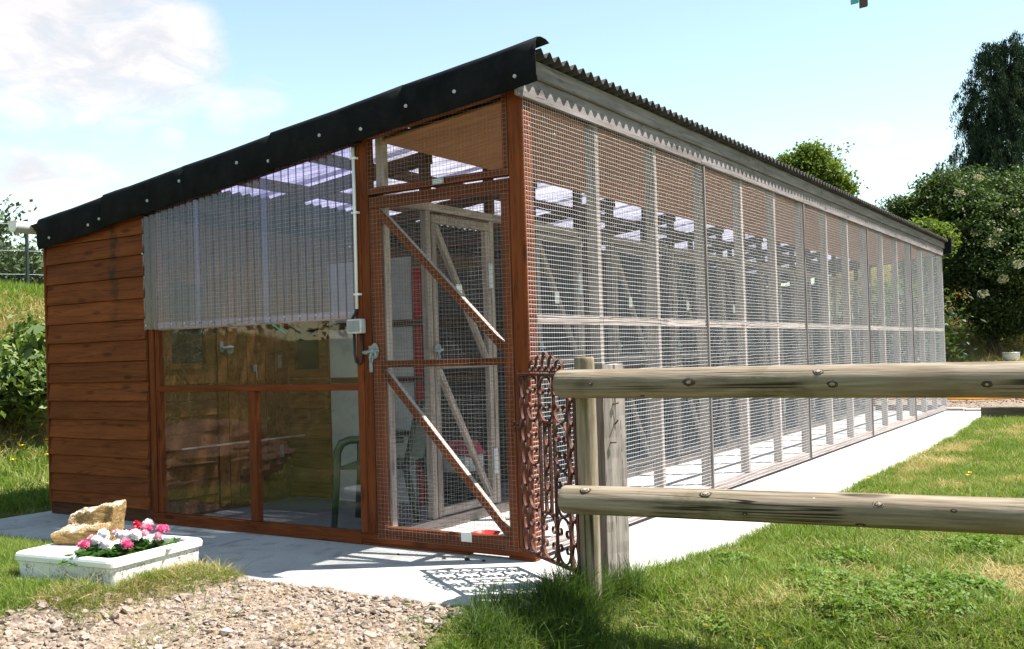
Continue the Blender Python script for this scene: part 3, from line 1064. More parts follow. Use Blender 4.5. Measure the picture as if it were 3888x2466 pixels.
m.build('cable', 'black_rubber', shed, smooth=True)
m = MB()
m.tube([(-1.115, 0.0, 2.362), (-1.135, -0.02, 2.352), (-1.166, -0.02, 2.342)], 0.007, 8)
m.build('cable', 'black_rubber', shed, smooth=True)

# --- long mesh side
BAY = 2.5 / 3
H0, H1 = 0.084, 2.452
for k in range(5):
    y0, y1 = k * 2.5 + (0.092 if k == 0 else 0.002), (k + 1) * 2.5 - 0.002
    T('bottom_rail', (-0.024, y0, 0.052), (-0.024, y1, 0.052), 0.060, 0.046, mat='weathered_wood')
    for j in range(3):
        a = k * 2.5 + j * BAY
        b = a + BAY
        aa = a + (0.094 if (k, j) == (0, 0) else 0.0235)
        bb = b - 0.0235
        T('mid_rail', (-0.024, aa, 1.273), (-0.024, bb, 1.273), 0.047, 0.045, mat='weathered_wood')
for k in range(1, 16):
    y = k * BAY if k < 15 else 12.476
    T('post', (-0.036, y, H0), (-0.036, y, H1), 0.045, 0.07, (0, 1, 0), mat='weathered_wood')
for k in range(1, 5):
    T('batten', (0.012, k * 2.5, 0.03), (0.012, k * 2.5, 2.437), 0.020, 0.012, (0, 1, 0), mat='fascia_wood')


def side_bow(ph):
    def f(u, v):
        t = np.mod(u / BAY, 1.0)
        return 0.006 * np.sin(np.pi * t) * (0.4 + 0.9 * np.sin(v * 7 + np.floor(u / BAY) * 2.3 + ph))
    return f


for k in range(5):
    a, b = k * 2.5 + 0.004, (k + 1) * 2.5 - 0.004
    mesh_obj('wire_mesh', shed, a, b, 0.03, 2.45, sd(0.0035), (0, k * 2.5, 1.2), bows=side_bow(k), r=0.0012, rv=0.00085)
# fascia boards under the eave
for a, b in ((-0.075, 2.43), (2.436, 4.985), (4.99, 7.49), (7.495, 9.99), (9.995, 12.50)):
    T('fascia_board', (0.012, a, 2.4985), (0.012, b, 2.4985), 0.117, 0.022, mat='fascia_wood')
for a, b in ((-0.06, 3.65), (3.655, 8.2), (8.205, 12.52)):
    T('fascia_board', (0.032, a, 2.603), (0.032, b, 2.603), 0.090, 0.024, mat='fascia_wood')
T('wall_plate', (-0.05, 0.1, 2.50), (-0.05, 12.4, 2.50), 0.09, 0.05, mat='dark_wood')
for y in (0.05, 0.32):
    screw(shed, (0.006, y, 2.30), 0.7)

# --- roof
PITCH_C = 0.0935


def roof_sheet(name, x0, x1, y0, y1, lift, mat, amp=0.0205, thick=0.004):
    n = int(round((y1 - y0) / PITCH_C * 8))
    ys = np.linspace(y0, y1, n + 1)
    wv = amp * np.cos(2 * np.pi * ys / PITCH_C)
    xs = np.linspace(x0, x1, 5)
    V = []
    for s in ((1, -1) if thick else (1,)):
        for x in xs:
            V.append(np.stack([np.full(n + 1, x) - (x0 + x1) / 2, ys - y0, zr(x) + lift + wv + s * thick / 2 - zr((x0 + x1) / 2)], 1))
    V = np.concatenate(V)
    F = []
    N = n + 1
    i = np.arange(n)
    for s in range(2 if thick else 1):
        o = s * 5 * N
        for k in range(4):
            qd = np.stack([o + k * N + i, o + k * N + i + 1, o + (k + 1) * N + i + 1, o + (k + 1) * N + i], 1)
            F.append(qd if s == 0 else qd[:, ::-1])
    if thick:
        for k in (0, 4):
            F.append(np.stack([k * N + i, k * N + i + 1, 5 * N + k * N + i + 1, 5 * N + k * N + i], 1))
        for e in (0, n):
            k = np.arange(4)
            F.append(np.stack([k * N + e, (k + 1) * N + e, 5 * N + (k + 1) * N + e, 5 * N + k * N + e], 1))
    return np_mesh(name, V, np.concatenate(F), mat, True)


SH = PITCH_C * 9
rows = (('roof_sheet', -1.10, 0.102, 0.012, 'bitumen_sheet', 0.004), ('clear_roof_sheet', -2.90, -1.03, 0.004, 'roof_clear', 0),
        ('roof_sheet', -4.37, -2.82, -0.004, 'bitumen_sheet', 0.004))
for nm, x0, x1, lift, mat, th in rows:
    me = roof_sheet(nm, x0, x1, 0, SH + 0.046, lift, mat, thick=th)
    for k in range(15):
        y = -0.055 + k * SH
        place(bpy.data.objects.new(nm, me), shed, Matrix.Translation(((x0 + x1) / 2, y, zr((x0 + x1) / 2) + (0.002 if k % 2 else 0))))

# verge trim: folded black strip along the front edge of the roof
prof = [(0.055, 0.036), (0.02, 0.047), (-0.03, 0.048), (-0.060, 0.038), (-0.076, 0.012), (-0.080, -0.03), (-0.079, -0.155), (-0.071, -0.172), (-0.069, -0.190)]
cuts = [-4.252, -3.43, -2.58, -1.75, -0.735, 0.147]
scr = [[(-3.618, 2.105), (-4.09, 2.055), (-3.49, 2.135)], [(-2.95, 2.205), (-2.62, 2.30)], [(-2.07, 2.350), (-1.79, 2.325)],
       [(-1.354, 2.42), (-1.033, 2.41)], [(-0.70, 2.49), (-0.367, 2.515), (0.02, 2.53)]]
for i in range(5):
    a, b = cuts[i] - (0.03 if i else 0), cuts[i + 1]
    lift = 0.004 * (i % 2) + 0.0035 * i
    nseg = 6
    vs, fs = [], []
    xm = (a + b) / 2
    for s in range(nseg + 1):
        x = a + (b - a) * s / nseg
        sag = 0.004 * math.sin(math.pi * s / nseg) + random.uniform(-0.0015, 0.0015)
        for side in (0, 1):
            for k, (py, pz) in enumerate(prof):
                t_ = 0.0035 * side
                vs.append((x - xm, py - lift * (1 if k > 2 else 0.3) + t_, zr(x) - zr(xm) + pz + lift - sag - t_ * 0.6))
    P = len(prof)
    for s in range(nseg):
        for side in (0, 1):
            for k in range(P - 1):
                o = s * 2 * P + side * P
                fs.append((o + k, o + k + 1, o + 2 * P + k + 1, o + 2 * P + k))
        for k in (0, P - 1):
            o = s * 2 * P
            fs.append((o + k, o + P + k, o + 3 * P + k, o + 2 * P + k))
    for s in (0, nseg):
        o = s * 2 * P
        for k in range(P - 1):
            fs.append((o + k, o + k + 1, o + P + k + 1, o + P + k))
    m = MB()
    m.add(vs, fs)
    tr = m.build('verge_trim', 'bitumen', shed, Matrix.Translation((xm, 0, zr(xm))), smooth=True)
    for x, z in scr[i]:
        screw(tr, (x, -0.084 - lift, z), 1.15)
m = MB()
m.box((-4.36, 12.50, zr(-2.1) - 0.18), (0.14, 12.58, zr(-2.1) + 0.05))
m.v = [(x, y, z + 0.1123 * (x + 2.1)) for x, y, z in m.v]
m.build('verge_trim', 'bitumen', shed)

# gutter along the low eave
m = MB()
vs, fs = [], []
gp = [(-4.418 + 0.052 * math.cos(t), 2.168 + 0.052 * math.sin(t)) for t in np.linspace(math.pi, 2 * math.pi, 13)]
gp = [(-4.47, 2.20)] + gp + [(-4.366, 2.20)]
for y in (-0.16, 12.6):
    for (x, z) in gp:
        vs.append((x, y, z))
    for (x, z) in gp:
        vs.append((-4.418 + (x + 4.418) * 0.94, y, 2.20 + (z - 2.20) * 0.94))
n = len(gp)
for k in range(n - 1):
    fs += [(k, k + 1, 2 * n + k + 1, 2 * n + k), (n + k, n + k + 1, 3 * n + k + 1, 3 * n + k)]
fs += [(0, n, 3 * n, 2 * n), (n - 1, 2 * n - 1, 4 * n - 1, 3 * n - 1)]
m.add(vs, fs)
gut = m.build('gutter', 'gutter_plastic', shed, smooth=True)
m = MB()
m.prism([(x, z) for x, z in gp], 1, -0.168, -0.161)
m.box((-4.476, -0.17, 2.196), (-4.36, -0.158, 2.206))
m.build('end_cap', 'white_plastic', gut)

# --- roof timbers, ceiling panels over the corridor
for x, wd, th in ((-1.075, 0.10, 0.05), (-1.72, 0.07, 0.05), (-2.38, 0.07, 0.05), (-3.0, 0.09, 0.05), (-0.5, 0.06, 0.05)):
    z = zr(x) - 0.028 - wd / 2
    T('purlin', (x, 0.06, z), (x, 12.45, z), wd, th, mat='dark_wood')
for k in range(10):
    yy = 0.52 + 1.28 * k
    T('rafter', (-3.0, yy + .06, zr(-3.0) - 0.175), (-1.05, yy + .06, zr(-1.05) - 0.175), 0.085, 0.048, mat='dark_wood')
for k in range(10):
    y = 0.60 + 1.28 * k
    T('rafter', (-1.04, y, zr(-1.04) - 0.128), (-0.05, y, zr(-0.05) - 0.128), 0.05, 0.045, mat='plywood')
for k in range(5):
    m = MB()
    m.box((-0.50, 0.0, -0.006), (0.50, 2.485, 0.006))
    W = Matrix.Translation((-0.53, 0.065 + 2.487 * k, zr(-0.53) - 0.168)) @ Matrix.Rotation(-math.atan(0.1123), 4, 'Y')
    m.build('ceiling_panel', 'plywood', shed, W)
m = MB()
m.tube([(-1.022, 0.07, 2.402), (-1.022, 12.3, 2.402)], 0.012, 8)
m.build('ceiling_conduit', 'white_plastic', shed, smooth=True)

# --- inner partition of mesh doors along the corridor
PX = -1.10
PP = 1.28
NP = 9
for k in range(5):
    y0, y1 = 0.065 + k * 2.48, 0.065 + (k + 1) * 2.48 - 0.004
    T('floor_plate', (PX + 0.005, y0, 0.034), (PX + 0.005, y1, 0.034), 0.066, 0.06, mat='weathered_wood')
    T('head_plate', (PX, y0, 2.045), (PX, y1, 2.045), 0.05, 0.045, mat='weathered_wood')
for k in range(NP + 1):
    for yy in (0.572 + PP * k, 1.295 + PP * k):
        if yy < 12.4:
            T('post', (PX, yy, 0.07), (PX, yy, 2.018), 0.046, 0.05, (0, 1, 0), mat='weathered_wood')
            T('post', (PX, yy + 0.012, 2.072), (PX, yy + 0.012, zr(PX) - 0.13), 0.07, 0.05, (0, 1, 0), mat='dark_wood')


def pen_door(y0):
    """weathered mesh door with two braces, hinged on the far post"""
    y1 = y0 + 0.655
    xx = PX + 0.012
    C_ = Vector((xx, y0, 0.08))
    m = MB()
    m.box((-0.02, 0, 1.865), (0.02, 0.655, 1.915))
    d = m.build('pen_door', 'weathered_wood', shed, Matrix.Translation(C_))
    wt_ = 'weathered_wood'
    T('stile', (xx, y0 + 0.023, 0.08), (xx, y0 + 0.023, 1.943), 0.045, 0.038, (0, 1, 0), mat=wt_, parent=d)
    T('stile', (xx, y1 - 0.023, 0.08), (xx, y1 - 0.023, 1.943), 0.045, 0.038, (0, 1, 0), mat=wt_, parent=d)
    T('rail', (xx, y0 + 0.046, 0.105), (xx, y1 - 0.046, 0.105), 0.05, 0.036, mat=wt_, parent=d)
    T('rail', (xx, y0 + 0.046, 1.035), (xx, y1 - 0.046, 1.035), 0.042, 0.036, mat=wt_, parent=d)
    T('brace', (xx, y0 + 0.05, 1.93), (xx, y1 - 0.05, 1.06), 0.042, 0.034, mat=wt_, parent=d)
    T('brace', (xx, y0 + 0.05, 1.01), (xx, y1 - 0.05, 0.135), 0.042, 0.034, mat=wt_, parent=d)
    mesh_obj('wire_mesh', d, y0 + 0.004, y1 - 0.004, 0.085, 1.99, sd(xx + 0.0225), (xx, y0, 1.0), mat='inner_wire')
    m = MB()
    m.box((xx + 0.0225, y0 + 0.24, 1.47), (xx + 0.0265, y0 + 0.30, 1.56))
    m.build('name_card', 'card', d)
    m = MB()
    m.box((xx + 0.02, y1 - 0.03, 1.55), (xx + 0.028, y1 + 0.014, 1.72))
    m.box((xx + 0.02, y1 - 0.03, 0.28), (xx + 0.028, y1 + 0.014, 0.45))
    m.build('hinge', 'galvanised', d)
    m = MB()
    m.tube([(xx + 0.026, y0 + 0.02, 1.14), (xx + 0.029, y0 + 0.02, 1.14)], 0.034, 12)
    m.tube([(xx + 0.035, y0 - 0.03, 1.13), (xx + 0.035, y0 + 0.06, 1.135)], 0.009, 8)
    m.tube([(xx + 0.036, y0 + 0.01, 1.12), (xx + 0.045, y0 + 0.012, 1.08)], 0.008, 6)
    m.build('latch', 'steel', d)
    return d


proto = pen_door(0.60)
kids = list(proto.children)
for k in range(1, NP):
    dy = Matrix.Translation((0, PP * k, 0))
    c = place(bpy.data.objects.new('pen_door', proto.data), shed, dy @ WM[proto])
    for ch in kids:
        cc = ch.copy()
        COL.objects.link(cc)
        cc.parent = c
        WM[cc] = dy @ WM[ch]
# fixed mesh between the doors
side_m = None
for k in range(NP + 1):
    a, b = (0.07, 0.565) if k == 0 else (1.30 + PP * (k - 1) + 0.02, 0.565 + PP * k)
    if k == 0:
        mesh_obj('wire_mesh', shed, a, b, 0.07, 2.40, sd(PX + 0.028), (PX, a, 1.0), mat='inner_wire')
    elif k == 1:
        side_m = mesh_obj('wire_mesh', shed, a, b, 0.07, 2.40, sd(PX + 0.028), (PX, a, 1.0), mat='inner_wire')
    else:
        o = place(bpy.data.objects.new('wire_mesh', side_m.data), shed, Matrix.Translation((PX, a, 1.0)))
        o['kind'] = 'stuff'

# --- pen dividers
def divider(y, first=False):
    T('divider_rail', (-3.03, y, 1.345), (-1.13, y, 1.345), 0.05, 0.04, mat='dark_wood')
    T('divider_rail', (-2.60, y, 0.93), (-1.13, y, 0.93), 0.045, 0.04, mat='dark_wood')
    m = MB()
    m.box((-2.61, y - 0.008, 0.02), (-1.795, y - 0.002, 1.83))
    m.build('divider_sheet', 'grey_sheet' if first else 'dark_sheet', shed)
    if first:
        for i in range(8):
            z = 0.02 + 0.115 * i
            m = MB()
            m.prism([(-0.032, 0), (-0.036, 0.006), (-0.022, 0.118), (0, 0.118), (0, 0)], 0, -0.215, 0.215)
            m.build('divider_board', 'inner_board', shed, Matrix.Translation((-2.825, y, z)))
        m = MB()
        m.box((-3.02, y - 0.035, 0.955), (-2.62, y - 0.006, 1.02))
        m.box((-3.02, y - 0.035, 1.33), (-2.62, y - 0.006, 1.42))
        m.box((-3.02, y - 0.035, 1.02), (-2.955, y - 0.006, 1.33))
        m.box((-2.70, y - 0.035, 1.02), (-2.62, y - 0.006, 1.33))
        wn = m.build('inner_window', 'inner_board', shed)
        MB().box((-2.955, y - 0.02, 1.02), (-2.70, y - 0.015, 1.33)).build('pane', 'dark_pane', wn)
        T('red_post', (-1.742, y, 0.02), (-1.742, y, 1.74), 0.055, 0.03, (1, 0, 0), mat='red_plank')
        T('divider_post', (-1.66, y, 0.02), (-1.66, y, 2.40), 0.05, 0.045, (1, 0, 0), mat='stained_wood')
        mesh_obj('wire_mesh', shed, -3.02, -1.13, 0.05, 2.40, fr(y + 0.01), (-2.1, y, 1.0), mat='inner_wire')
    else:
        m = MB()
        m.box((-3.03, y - 0.02, 0.02), (-2.62, y - 0.004, 1.5))
        m.build('divider_board', 'inner_board', shed)
        T('divider_post', (-1.72, y, 0.02), (-1.72, y, 2.38), 0.05, 0.045, (1, 0, 0), mat='dark_wood')


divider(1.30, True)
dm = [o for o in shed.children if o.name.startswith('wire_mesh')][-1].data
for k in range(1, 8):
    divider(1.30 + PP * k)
    o = place(bpy.data.objects.new('wire_mesh', dm), shed, Matrix.Translation((-2.1, 1.30 + PP * k, 1.0)))
    o['kind'] = 'stuff'
# far end wall: posts and mesh
for x in (-1.93, -1.48, -1.10, -0.55):
    T('post', (x, 12.43, 0.07), (x, 12.43, zr(x) - 0.1), 0.05, 0.05, (1, 0, 0), mat='dark_wood')
T('rail', (-1.9, 12.43, 1.27), (-0.06, 12.43, 1.27), 0.05, 0.045, mat='dark_wood')
T('rail', (-1.9, 12.43, 0.05), (-0.06, 12.43, 0.05), 0.09, 0.05, mat='dark_wood')
T('rail', (-1.9, 12.43, 2.36), (-0.06, 12.43, 2.5), 0.05, 0.05, mat='dark_wood')
mesh_obj('wire_mesh', shed, -1.93, -0.06, 0.05, 2.42, fr(12.40), (-1.0, 12.4, 1.0), pitch=0.05)

# --- cabin wall inside the first pen
CX = -3.05
for i in range(9):
    z = 0.02 + 0.115 * i
    m = MB()
    m.prism([(0.0, 0), (0.014, 0.002), (0.018, 0.006), (0.006, 0.118), (0.0, 0.118)], 1, -0.235, 0.235)
    m.build('inner_lap_board', 'inner_board', shed, Matrix.Translation((CX, 0.30, z)))
for i in range(7):
    y = 0.552 + 0.094 * i
    m = MB()
    m.box((0.0, 0.002, 0.0), (0.018 + random.uniform(0, .003), 0.0905, 1.95))
    m.build('door_board', 'inner_board', shed, Matrix.Translation((CX, y, 0.04)))
m = MB()
m.box((CX, 0.07, 1.055), (CX + 0.03, 0.135, 1.72))
m.box((CX, 0.435, 1.055), (CX + 0.03, 0.50, 1.72))
m.box((CX, 0.135, 1.055), (CX + 0.03, 0.435, 1.095))
m.box((CX, 0.135, 1.66), (CX + 0.03, 0.435, 1.72))
iw = m.build('inner_window', 'inner_board', shed)
MB().box((CX + 0.006, 0.135, 1.095), (CX + 0.010, 0.435, 1.66)).build('pane', 'dark_pane', iw)
m = MB()
m.box((-3.09, 0.03, 0.0), (CX - 0.001, 12.4, zr(-3.05) - 0.2))
m.build('cabin_wall', 'inner_board', shed)
m = MB()
m.box((CX + 0.022, 0.57, 1.17), (CX + 0.03, 0.60, 1.25))
m.tube([(CX + 0.04, 0.58, 1.20), (CX + 0.04, 0.68, 1.205)], 0.012, 8)
m.tube([(CX + 0.025, 0.66, 1.19), (CX + 0.034, 0.66, 1.19)], 0.034, 10)
m.box((CX + 0.02, 1.15, 1.04), (CX + 0.027, 1.185, 1.14))
m.box((CX + 0.02, 1.15, 0.34), (CX + 0.027, 1.185, 0.44))
m.box((CX + 0.02, 0.89, 1.02), (CX + 0.028, 0.925, 1.07))
m.tube([(CX + 0.035, 0.91, 1.05), (CX + 0.04, 0.915, 0.95)], 0.004, 6)
m.build('door_fittings', 'steel', shed)
m = MB()
m.box((CX + 0.021, 0.06, 0.505), (CX + 0.20, 1.24, 0.513))
m.build('glass_shelf', 'clear_pane', shed)
T('shelf_edge', (CX + 0.204, 0.06, 0.509), (CX + 0.204, 1.24, 0.509), 0.012, 0.006, mat='weathered_wood')

print('shed built')

# ------------------------------------------------------------------ wrought iron gate
G0, G1 = Vector((-0.005, -0.105, 0.080)), Vector((0.535, -0.470, 0.080))
GW, GH = (G1 - G0).length, 0.912
gd = (G1 - G0).normalized()
gang = math.atan2(gd.y, gd.x)
gate = thing('iron_gate', 'rusty wrought iron gate with scrollwork standing between shed corner and fence post', 'gate', tuple(G0), gang)
GWM = WM[gate]


def gate_part(m, name, smooth=False):
    o = bpy.data.objects.new(name, m.mesh(name, 'rusty_iron', smooth))
    return place(o, gate, GWM)


def ribbon(m, pts, depth=0.0135, th=0.0045, closed=False):
    """flat iron strip bent along a path in the plane of the gate (x, z)"""
    n = len(pts)
    P = [Vector((p[0], p[1])) for p in pts]
    vs, fs = [], []
    for i, p in enumerate(P):
        a = P[(i - 1) % n] if closed or i else P[i]
        b = P[(i + 1) % n] if closed or i < n - 1 else P[i]
        d = (b - a).normalized()
        nn = Vector((-d.y, d.x)) * th / 2
        for s, y in ((1, -depth / 2), (1, depth / 2), (-1, depth / 2), (-1, -depth / 2)):
            qv = p + nn * s
            vs.append((qv.x, y, qv.y))
    rngk = range(n if closed else n - 1)
    for i in rngk:
        j = (i + 1) % n
        for k in range(4):
            fs.append((i * 4 + k, i * 4 + (k + 1) % 4, j * 4 + (k + 1) % 4, j * 4 + k))
    if not closed:
        fs += [(0, 1, 2, 3), tuple((n - 1) * 4 + k for k in range(4))]
    m.add(vs, fs)


def c_scroll(w_, h, rc, flip=1, turns=0.85):
    """an arch whose two ends curl inwards; opening at z=0, top at z=h"""
    half = []
    th0 = math.pi + turns * 2 * math.pi
    N = 18
    for i in range(N):
        t = i / (N - 1)
        th = th0 + (math.pi - th0) * t
        r_ = rc * (0.45 + 0.55 * t)
        half.append((-w_ + rc + r_ * math.cos(th), r_ * math.sin(th)))
    arc = [(-w_ * math.cos(t), h * math.sin(t)) for t in np.linspace(0, math.pi, 19)[1:-1]]
    pts = half + arc + [(-x, z) for x, z in half[::-1]]
    return [(x, z * flip) for x, z in pts]


FR = [0.0, 0.145, 0.375, 0.625, 0.855, 1.0]
xs = [f * GW for f in FR]
for nm, x in (('stile', 0.011), ('stile', GW - 0.011)):
    m = MB()
    m.box((x - 0.011, -0.010, -0.005), (x + 0.011, 0.010, GH + 0.002))
    gate_part(m, nm)
for z in (0.006, GH - 0.006):
    m = MB()
    m.box((0.0225, -0.010, z - 0.007), (GW - 0.0225, 0.010, z + 0.007))
    gate_part(m, 'rail')
for x in xs[1:-1]:
    m = MB()
    m.box((x - 0.0065, -0.0068, 0.0135), (x + 0.0065, 0.0068, GH - 0.0135))
    gate_part(m, 'bar')
cell = (GH - 0.026) / 4
for c0, c1 in ((1, 2), (3, 4), (2, 3)):
    xm = (xs[c0] + xs[c1]) / 2
    hw = (xs[c1] - xs[c0]) / 2 - 0.008
    for k in range(4):
        if c0 == 2 and k in (1, 2):
            continue
        zb = 0.013 + cell * k
        for zz, fl in ((zb + 0.31 * cell, -1), (zb + 0.69 * cell, 1)):
            m = MB()
            ribbon(m, [(xm + x, zz + z) for x, z in c_scroll(hw, 0.30 * cell, min(0.024, hw * 0.46), fl)])
            gate_part(m, 'scroll')
# middle panel
for z in (0.013 + cell, 0.013 + 3 * cell):
    m = MB()
    m.box((xs[2] + 0.007, -0.008, z - 0.006), (xs[3] - 0.007, 0.008, z + 0.006))
    gate_part(m, 'rail')
cxm = (xs[2] + xs[3]) / 2
for x in (cxm - 0.034, cxm + 0.034):
    m = MB()
    m.box((x - 0.005, -0.006, 0.019 + cell), (x + 0.005, 0.006, 0.007 + 3 * cell))
    gate_part(m, 'bar')


def oval(xm, zm, rx, rz_):
    m = MB()
    ribbon(m, [(xm + rx * math.cos(t), zm + rz_ * math.sin(t)) for t in np.linspace(0, 2 * math.pi, 25)[:-1]], closed=True)
    gate_part(m, 'oval')


for k in range(4):
    oval(cxm, 0.019 + cell + (2 * cell - 0.012) * (k + 0.5) / 4, 0.026, (2 * cell - 0.012) / 8)
for c0 in (0, 4):
    lo = xs[c0] + (0.0225 if c0 == 0 else 0.007)
    hi = xs[c0 + 1] - (0.007 if c0 == 0 else 0.0225)
    for k in range(8):
        oval((lo + hi) / 2, 0.013 + (GH - 0.026) * (k + 0.5) / 8, (hi - lo) / 2 - 0.003, (GH - 0.026) / 16)
# crest
for f, h in ((0.27, 0.040), (0.385, 0.062), (0.5, 0.080), (0.615, 0.062), (0.73, 0.040)):
    m = MB()
    ribbon(m, [(f * GW + x, GH + 0.026 + z) for x, z in c_scroll(0.037, h, 0.018, 1)])
    gate_part(m, 'crest_scroll')
m = MB()
m.box((-0.022, -0.014, 0.615), (0.0, 0.014, 0.655))
m.tube([(-0.016, -0.02, 0.61), (-0.024, -0.026, 0.64), (-0.014, -0.024, 0.665)], 0.006, 6)
m.tube([(0.01, -0.012, 0.635), (0.05, -0.02, 0.632)], 0.007, 6)
gate_part(m, 'latch')


# ------------------------------------------------------------------ log fence and old post
def log_mesh(name, L, r0, r1, seed, cap=0.02, seg=48, n=28, wob=0.004):
    m = MB()
    rs = random.Random(seed)
    ph = [rs.uniform(0, 6.28) for _ in range(6)]
    vs, fs = [], []
    xsn = [0.0, 0.004, 0.012] + list(np.linspace(0.03, L - 0.03, seg)) + [L - 0.012, L - 0.004, L]
    for i, x in enumerate(xsn):
        e = min(x, L - x)
        k = 1 - 0.10 * max(0, 1 - e / 0.012) ** 2
        r_ = (r0 + (r1 - r0) * x / L) * k
        oy = wob * math.sin(x * 2.1 + ph[0]) + wob * 0.4 * math.sin(x * 6.3 + ph[1])
        oz = wob * math.sin(x * 1.7 + ph[2]) + wob * 0.4 * math.sin(x * 5.1 + ph[3])
        for j in range(n):
            t = 2 * math.pi * j / n
            rr = r_ * (1 + 0.012 * math.sin(3 * t + ph[4] + x) + 0.010 * math.sin(5 * t + x * 3 + ph[5]) + 0.012 * (mnoise.noise((x * 3 + seed, math.cos(t) * 1.5, math.sin(t) * 1.5))))
            vs.append((x, oy + rr * math.cos(t), oz + rr * math.sin(t)))
    for i in range(len(xsn) - 1):
        for j in range(n):
            fs.append((i * n + j, i * n + (j + 1) % n, (i + 1) * n + (j + 1) % n, (i + 1) * n + j))
    fs += [tuple(range(n)), tuple((len(xsn) - 1) * n + j for j in range(n))]
    m.add(vs, fs)
    return m


def frame(p0, p1, roll=0.0):
    x = (Vector(p1) - Vector(p0)).normalized()
    z = Vector((0, 0, 1)) if abs(x.z) < 0.9 else Vector((0, -1, 0))
    z = (z - x * z.dot(x)).normalized()
    y = z.cross(x)
    return Matrix(((x.x, y.x, z.x, p0[0]), (x.y, y.y, z.y, p0[1]), (x.z, y.z, z.z, p0[2]), (0, 0, 0, 1))) @ Matrix.Rotation(roll, 4, 'X')


fence = thing('log_fence', 'round log fence with two thick pale rails across the lawn in the foreground', 'fence', (0.575, -0.465, 0))
PPX = Vector((0.580, -0.468, 0))
log_mesh('post', 1.22, 0.0475, 0.046, 5, n=24, wob=0.002).build('post', 'pole_wood', fence, frame((PPX.x, PPX.y, -0.15), (PPX.x - 0.002, PPX.y + 0.002, 1.07)), smooth=True)
log_mesh('post', 1.22, 0.0475, 0.046, 9, n=24, wob=0.002).build('post', 'pole_wood', fence, frame((3.30, -0.37, -0.15), (3.30, -0.37, 1.07)), smooth=True)


def rail_log(a, b, r0, r1, seed, roll):
    a, b = Vector(a), Vector(b)
    e = a + (b - a) * 1.62
    o = log_mesh('rail', (e - a).length, r0, r1, seed, wob=0.0012).build('rail', 'pole_wood', fence, frame(a, e, roll), smooth=True)
    return o


TOPR = ((0.505, -0.578, 0.953), (2.367, -0.512, 0.947), 0.0635, 0.0665)
LOWR = ((0.512, -0.577, 0.436), (2.351, -0.514, 0.465), 0.063, 0.0665)
top_rail = rail_log(*TOPR, 11, 0.4)
low_rail = rail_log(*LOWR, 23, 2.2)


def on_rail(rail, x, el):
    """a frame on the skin of a rail: x metres from its left end, el degrees above level on the side facing the drive"""
    a, b, r0, r1 = rail
    a, b = Vector(a), Vector(b)
    d = (b - a).normalized()
    out = Vector((d.y, -d.x, 0)).normalized() * math.cos(R(el)) + Vector((0, 0, math.sin(R(el))))
    r_ = r0 + (r1 - r0) * x / (b - a).length / 1.62
    p = a + d * x + out * (r_ * 0.985)
    t_ = out.cross(d)
    return Matrix(((d.x, t_.x, out.x, p.x), (d.y, t_.y, out.y, p.y), (d.z, t_.z, out.z, p.z), (0, 0, 0, 1)))


def knot(obj_, rail, x, el, r_, pale=False):
    m = MB()
    rs_ = random.Random(int(x * 1000))
    n_ = 14
    rings = ((0.0, 0.006, 1), (0.45, 0.006, 1), (0.62, 0.003, 0), (0.85, 0.0035, 1 if pale else 0), (1.25, 0.001, 0), (1.5, -0.004, 0))
    vs, fs, mi = [(0, 0, 0.0035)], [], []
    for q, h, mt in rings[1:]:
        for k in range(n_):
            a = 2 * math.pi * k / n_
            w_ = r_ * q * rs_.uniform(0.88, 1.12)
            y = math.sin(a) * w_ * 0.85
            vs.append((math.cos(a) * w_ * 1.35, y, h - y * y / (2 * 0.065)))
    for k in range(n_):
        fs.append((0, 1 + k, 1 + (k + 1) % n_))
        mi.append(1)
    for i in range(len(rings) - 2):
        for k in range(n_):
            fs.append((1 + i * n_ + k, 1 + (i + 1) * n_ + k, 1 + (i + 1) * n_ + (k + 1) % n_, 1 + i * n_ + (k + 1) % n_))
            mi.append(rings[i + 2][2])
    m.v, m.f, m.m = vs, fs, mi
    m.build('knot', ['knot_dark', 'knot_core'], obj_, on_rail(rail, x, el), smooth=True)


for x, el, r_, pale in ((0.64, 4, 0.018, False), (1.16, 38, 0.015, True), (1.215, -6, 0.017, False), (0.19, 2, 0.008, False), (0.42, -55, 0.007, False), (1.75, -10, 0.011, False)):
    knot(top_rail, TOPR, x, el, r_, pale)
for x, el, r_, pale in ((0.13, 52, 0.017, True), (0.68, 50, 0.016, True), (1.36, 30, 0.018, True), (1.29, -48, 0.013, False), (0.85, -20, 0.007, False), (1.62, 18, 0.008, False)):
    knot(low_rail, LOWR, x, el, r_, pale)
m = MB()                                      # a drip of white paint down the lower rail
W = on_rail(LOWR, 1.12, 30)
ang = np.linspace(18, -34, 8)
vs = []
for i, a_ in enumerate(ang):
    hw = (0.004, 0.005, 0.0045, 0.003, 0.0028, 0.004, 0.005, 0.002)[i]
    for sgn in (-1, 1):
        vs.append((sgn * hw, 0.0652 * math.sin(R(a_)), 0.0652 * math.cos(R(a_)) - 0.0635))
m.add(vs, [(2 * i, 2 * i + 1, 2 * i + 3, 2 * i + 2) for i in range(7)])
m.build('paint_drip', 'card', low_rail, W)
oldp = thing('gate_post', 'weathered grey square post with rusty nails standing behind the log fence post', 'post', (0.585, -0.235, 0))
mbp = MB()
vs, fs = [], []
rs = random.Random(4)
zs = np.linspace(-0.1, 1.035, 24)
for z in zs:
    for (x, y) in ((-0.060, -0.035), (-0.02, -0.037), (0.02, -0.036), (0.060, -0.035), (0.061, 0.0), (0.060, 0.035), (0.0, 0.036), (-0.060, 0.035)):
        vs.append((x + rs.uniform(-.0018, .0018), y + rs.uniform(-.0015, .0015), z + (rs.uniform(-0.008, 0.006) if z > 1.0 else 0)))
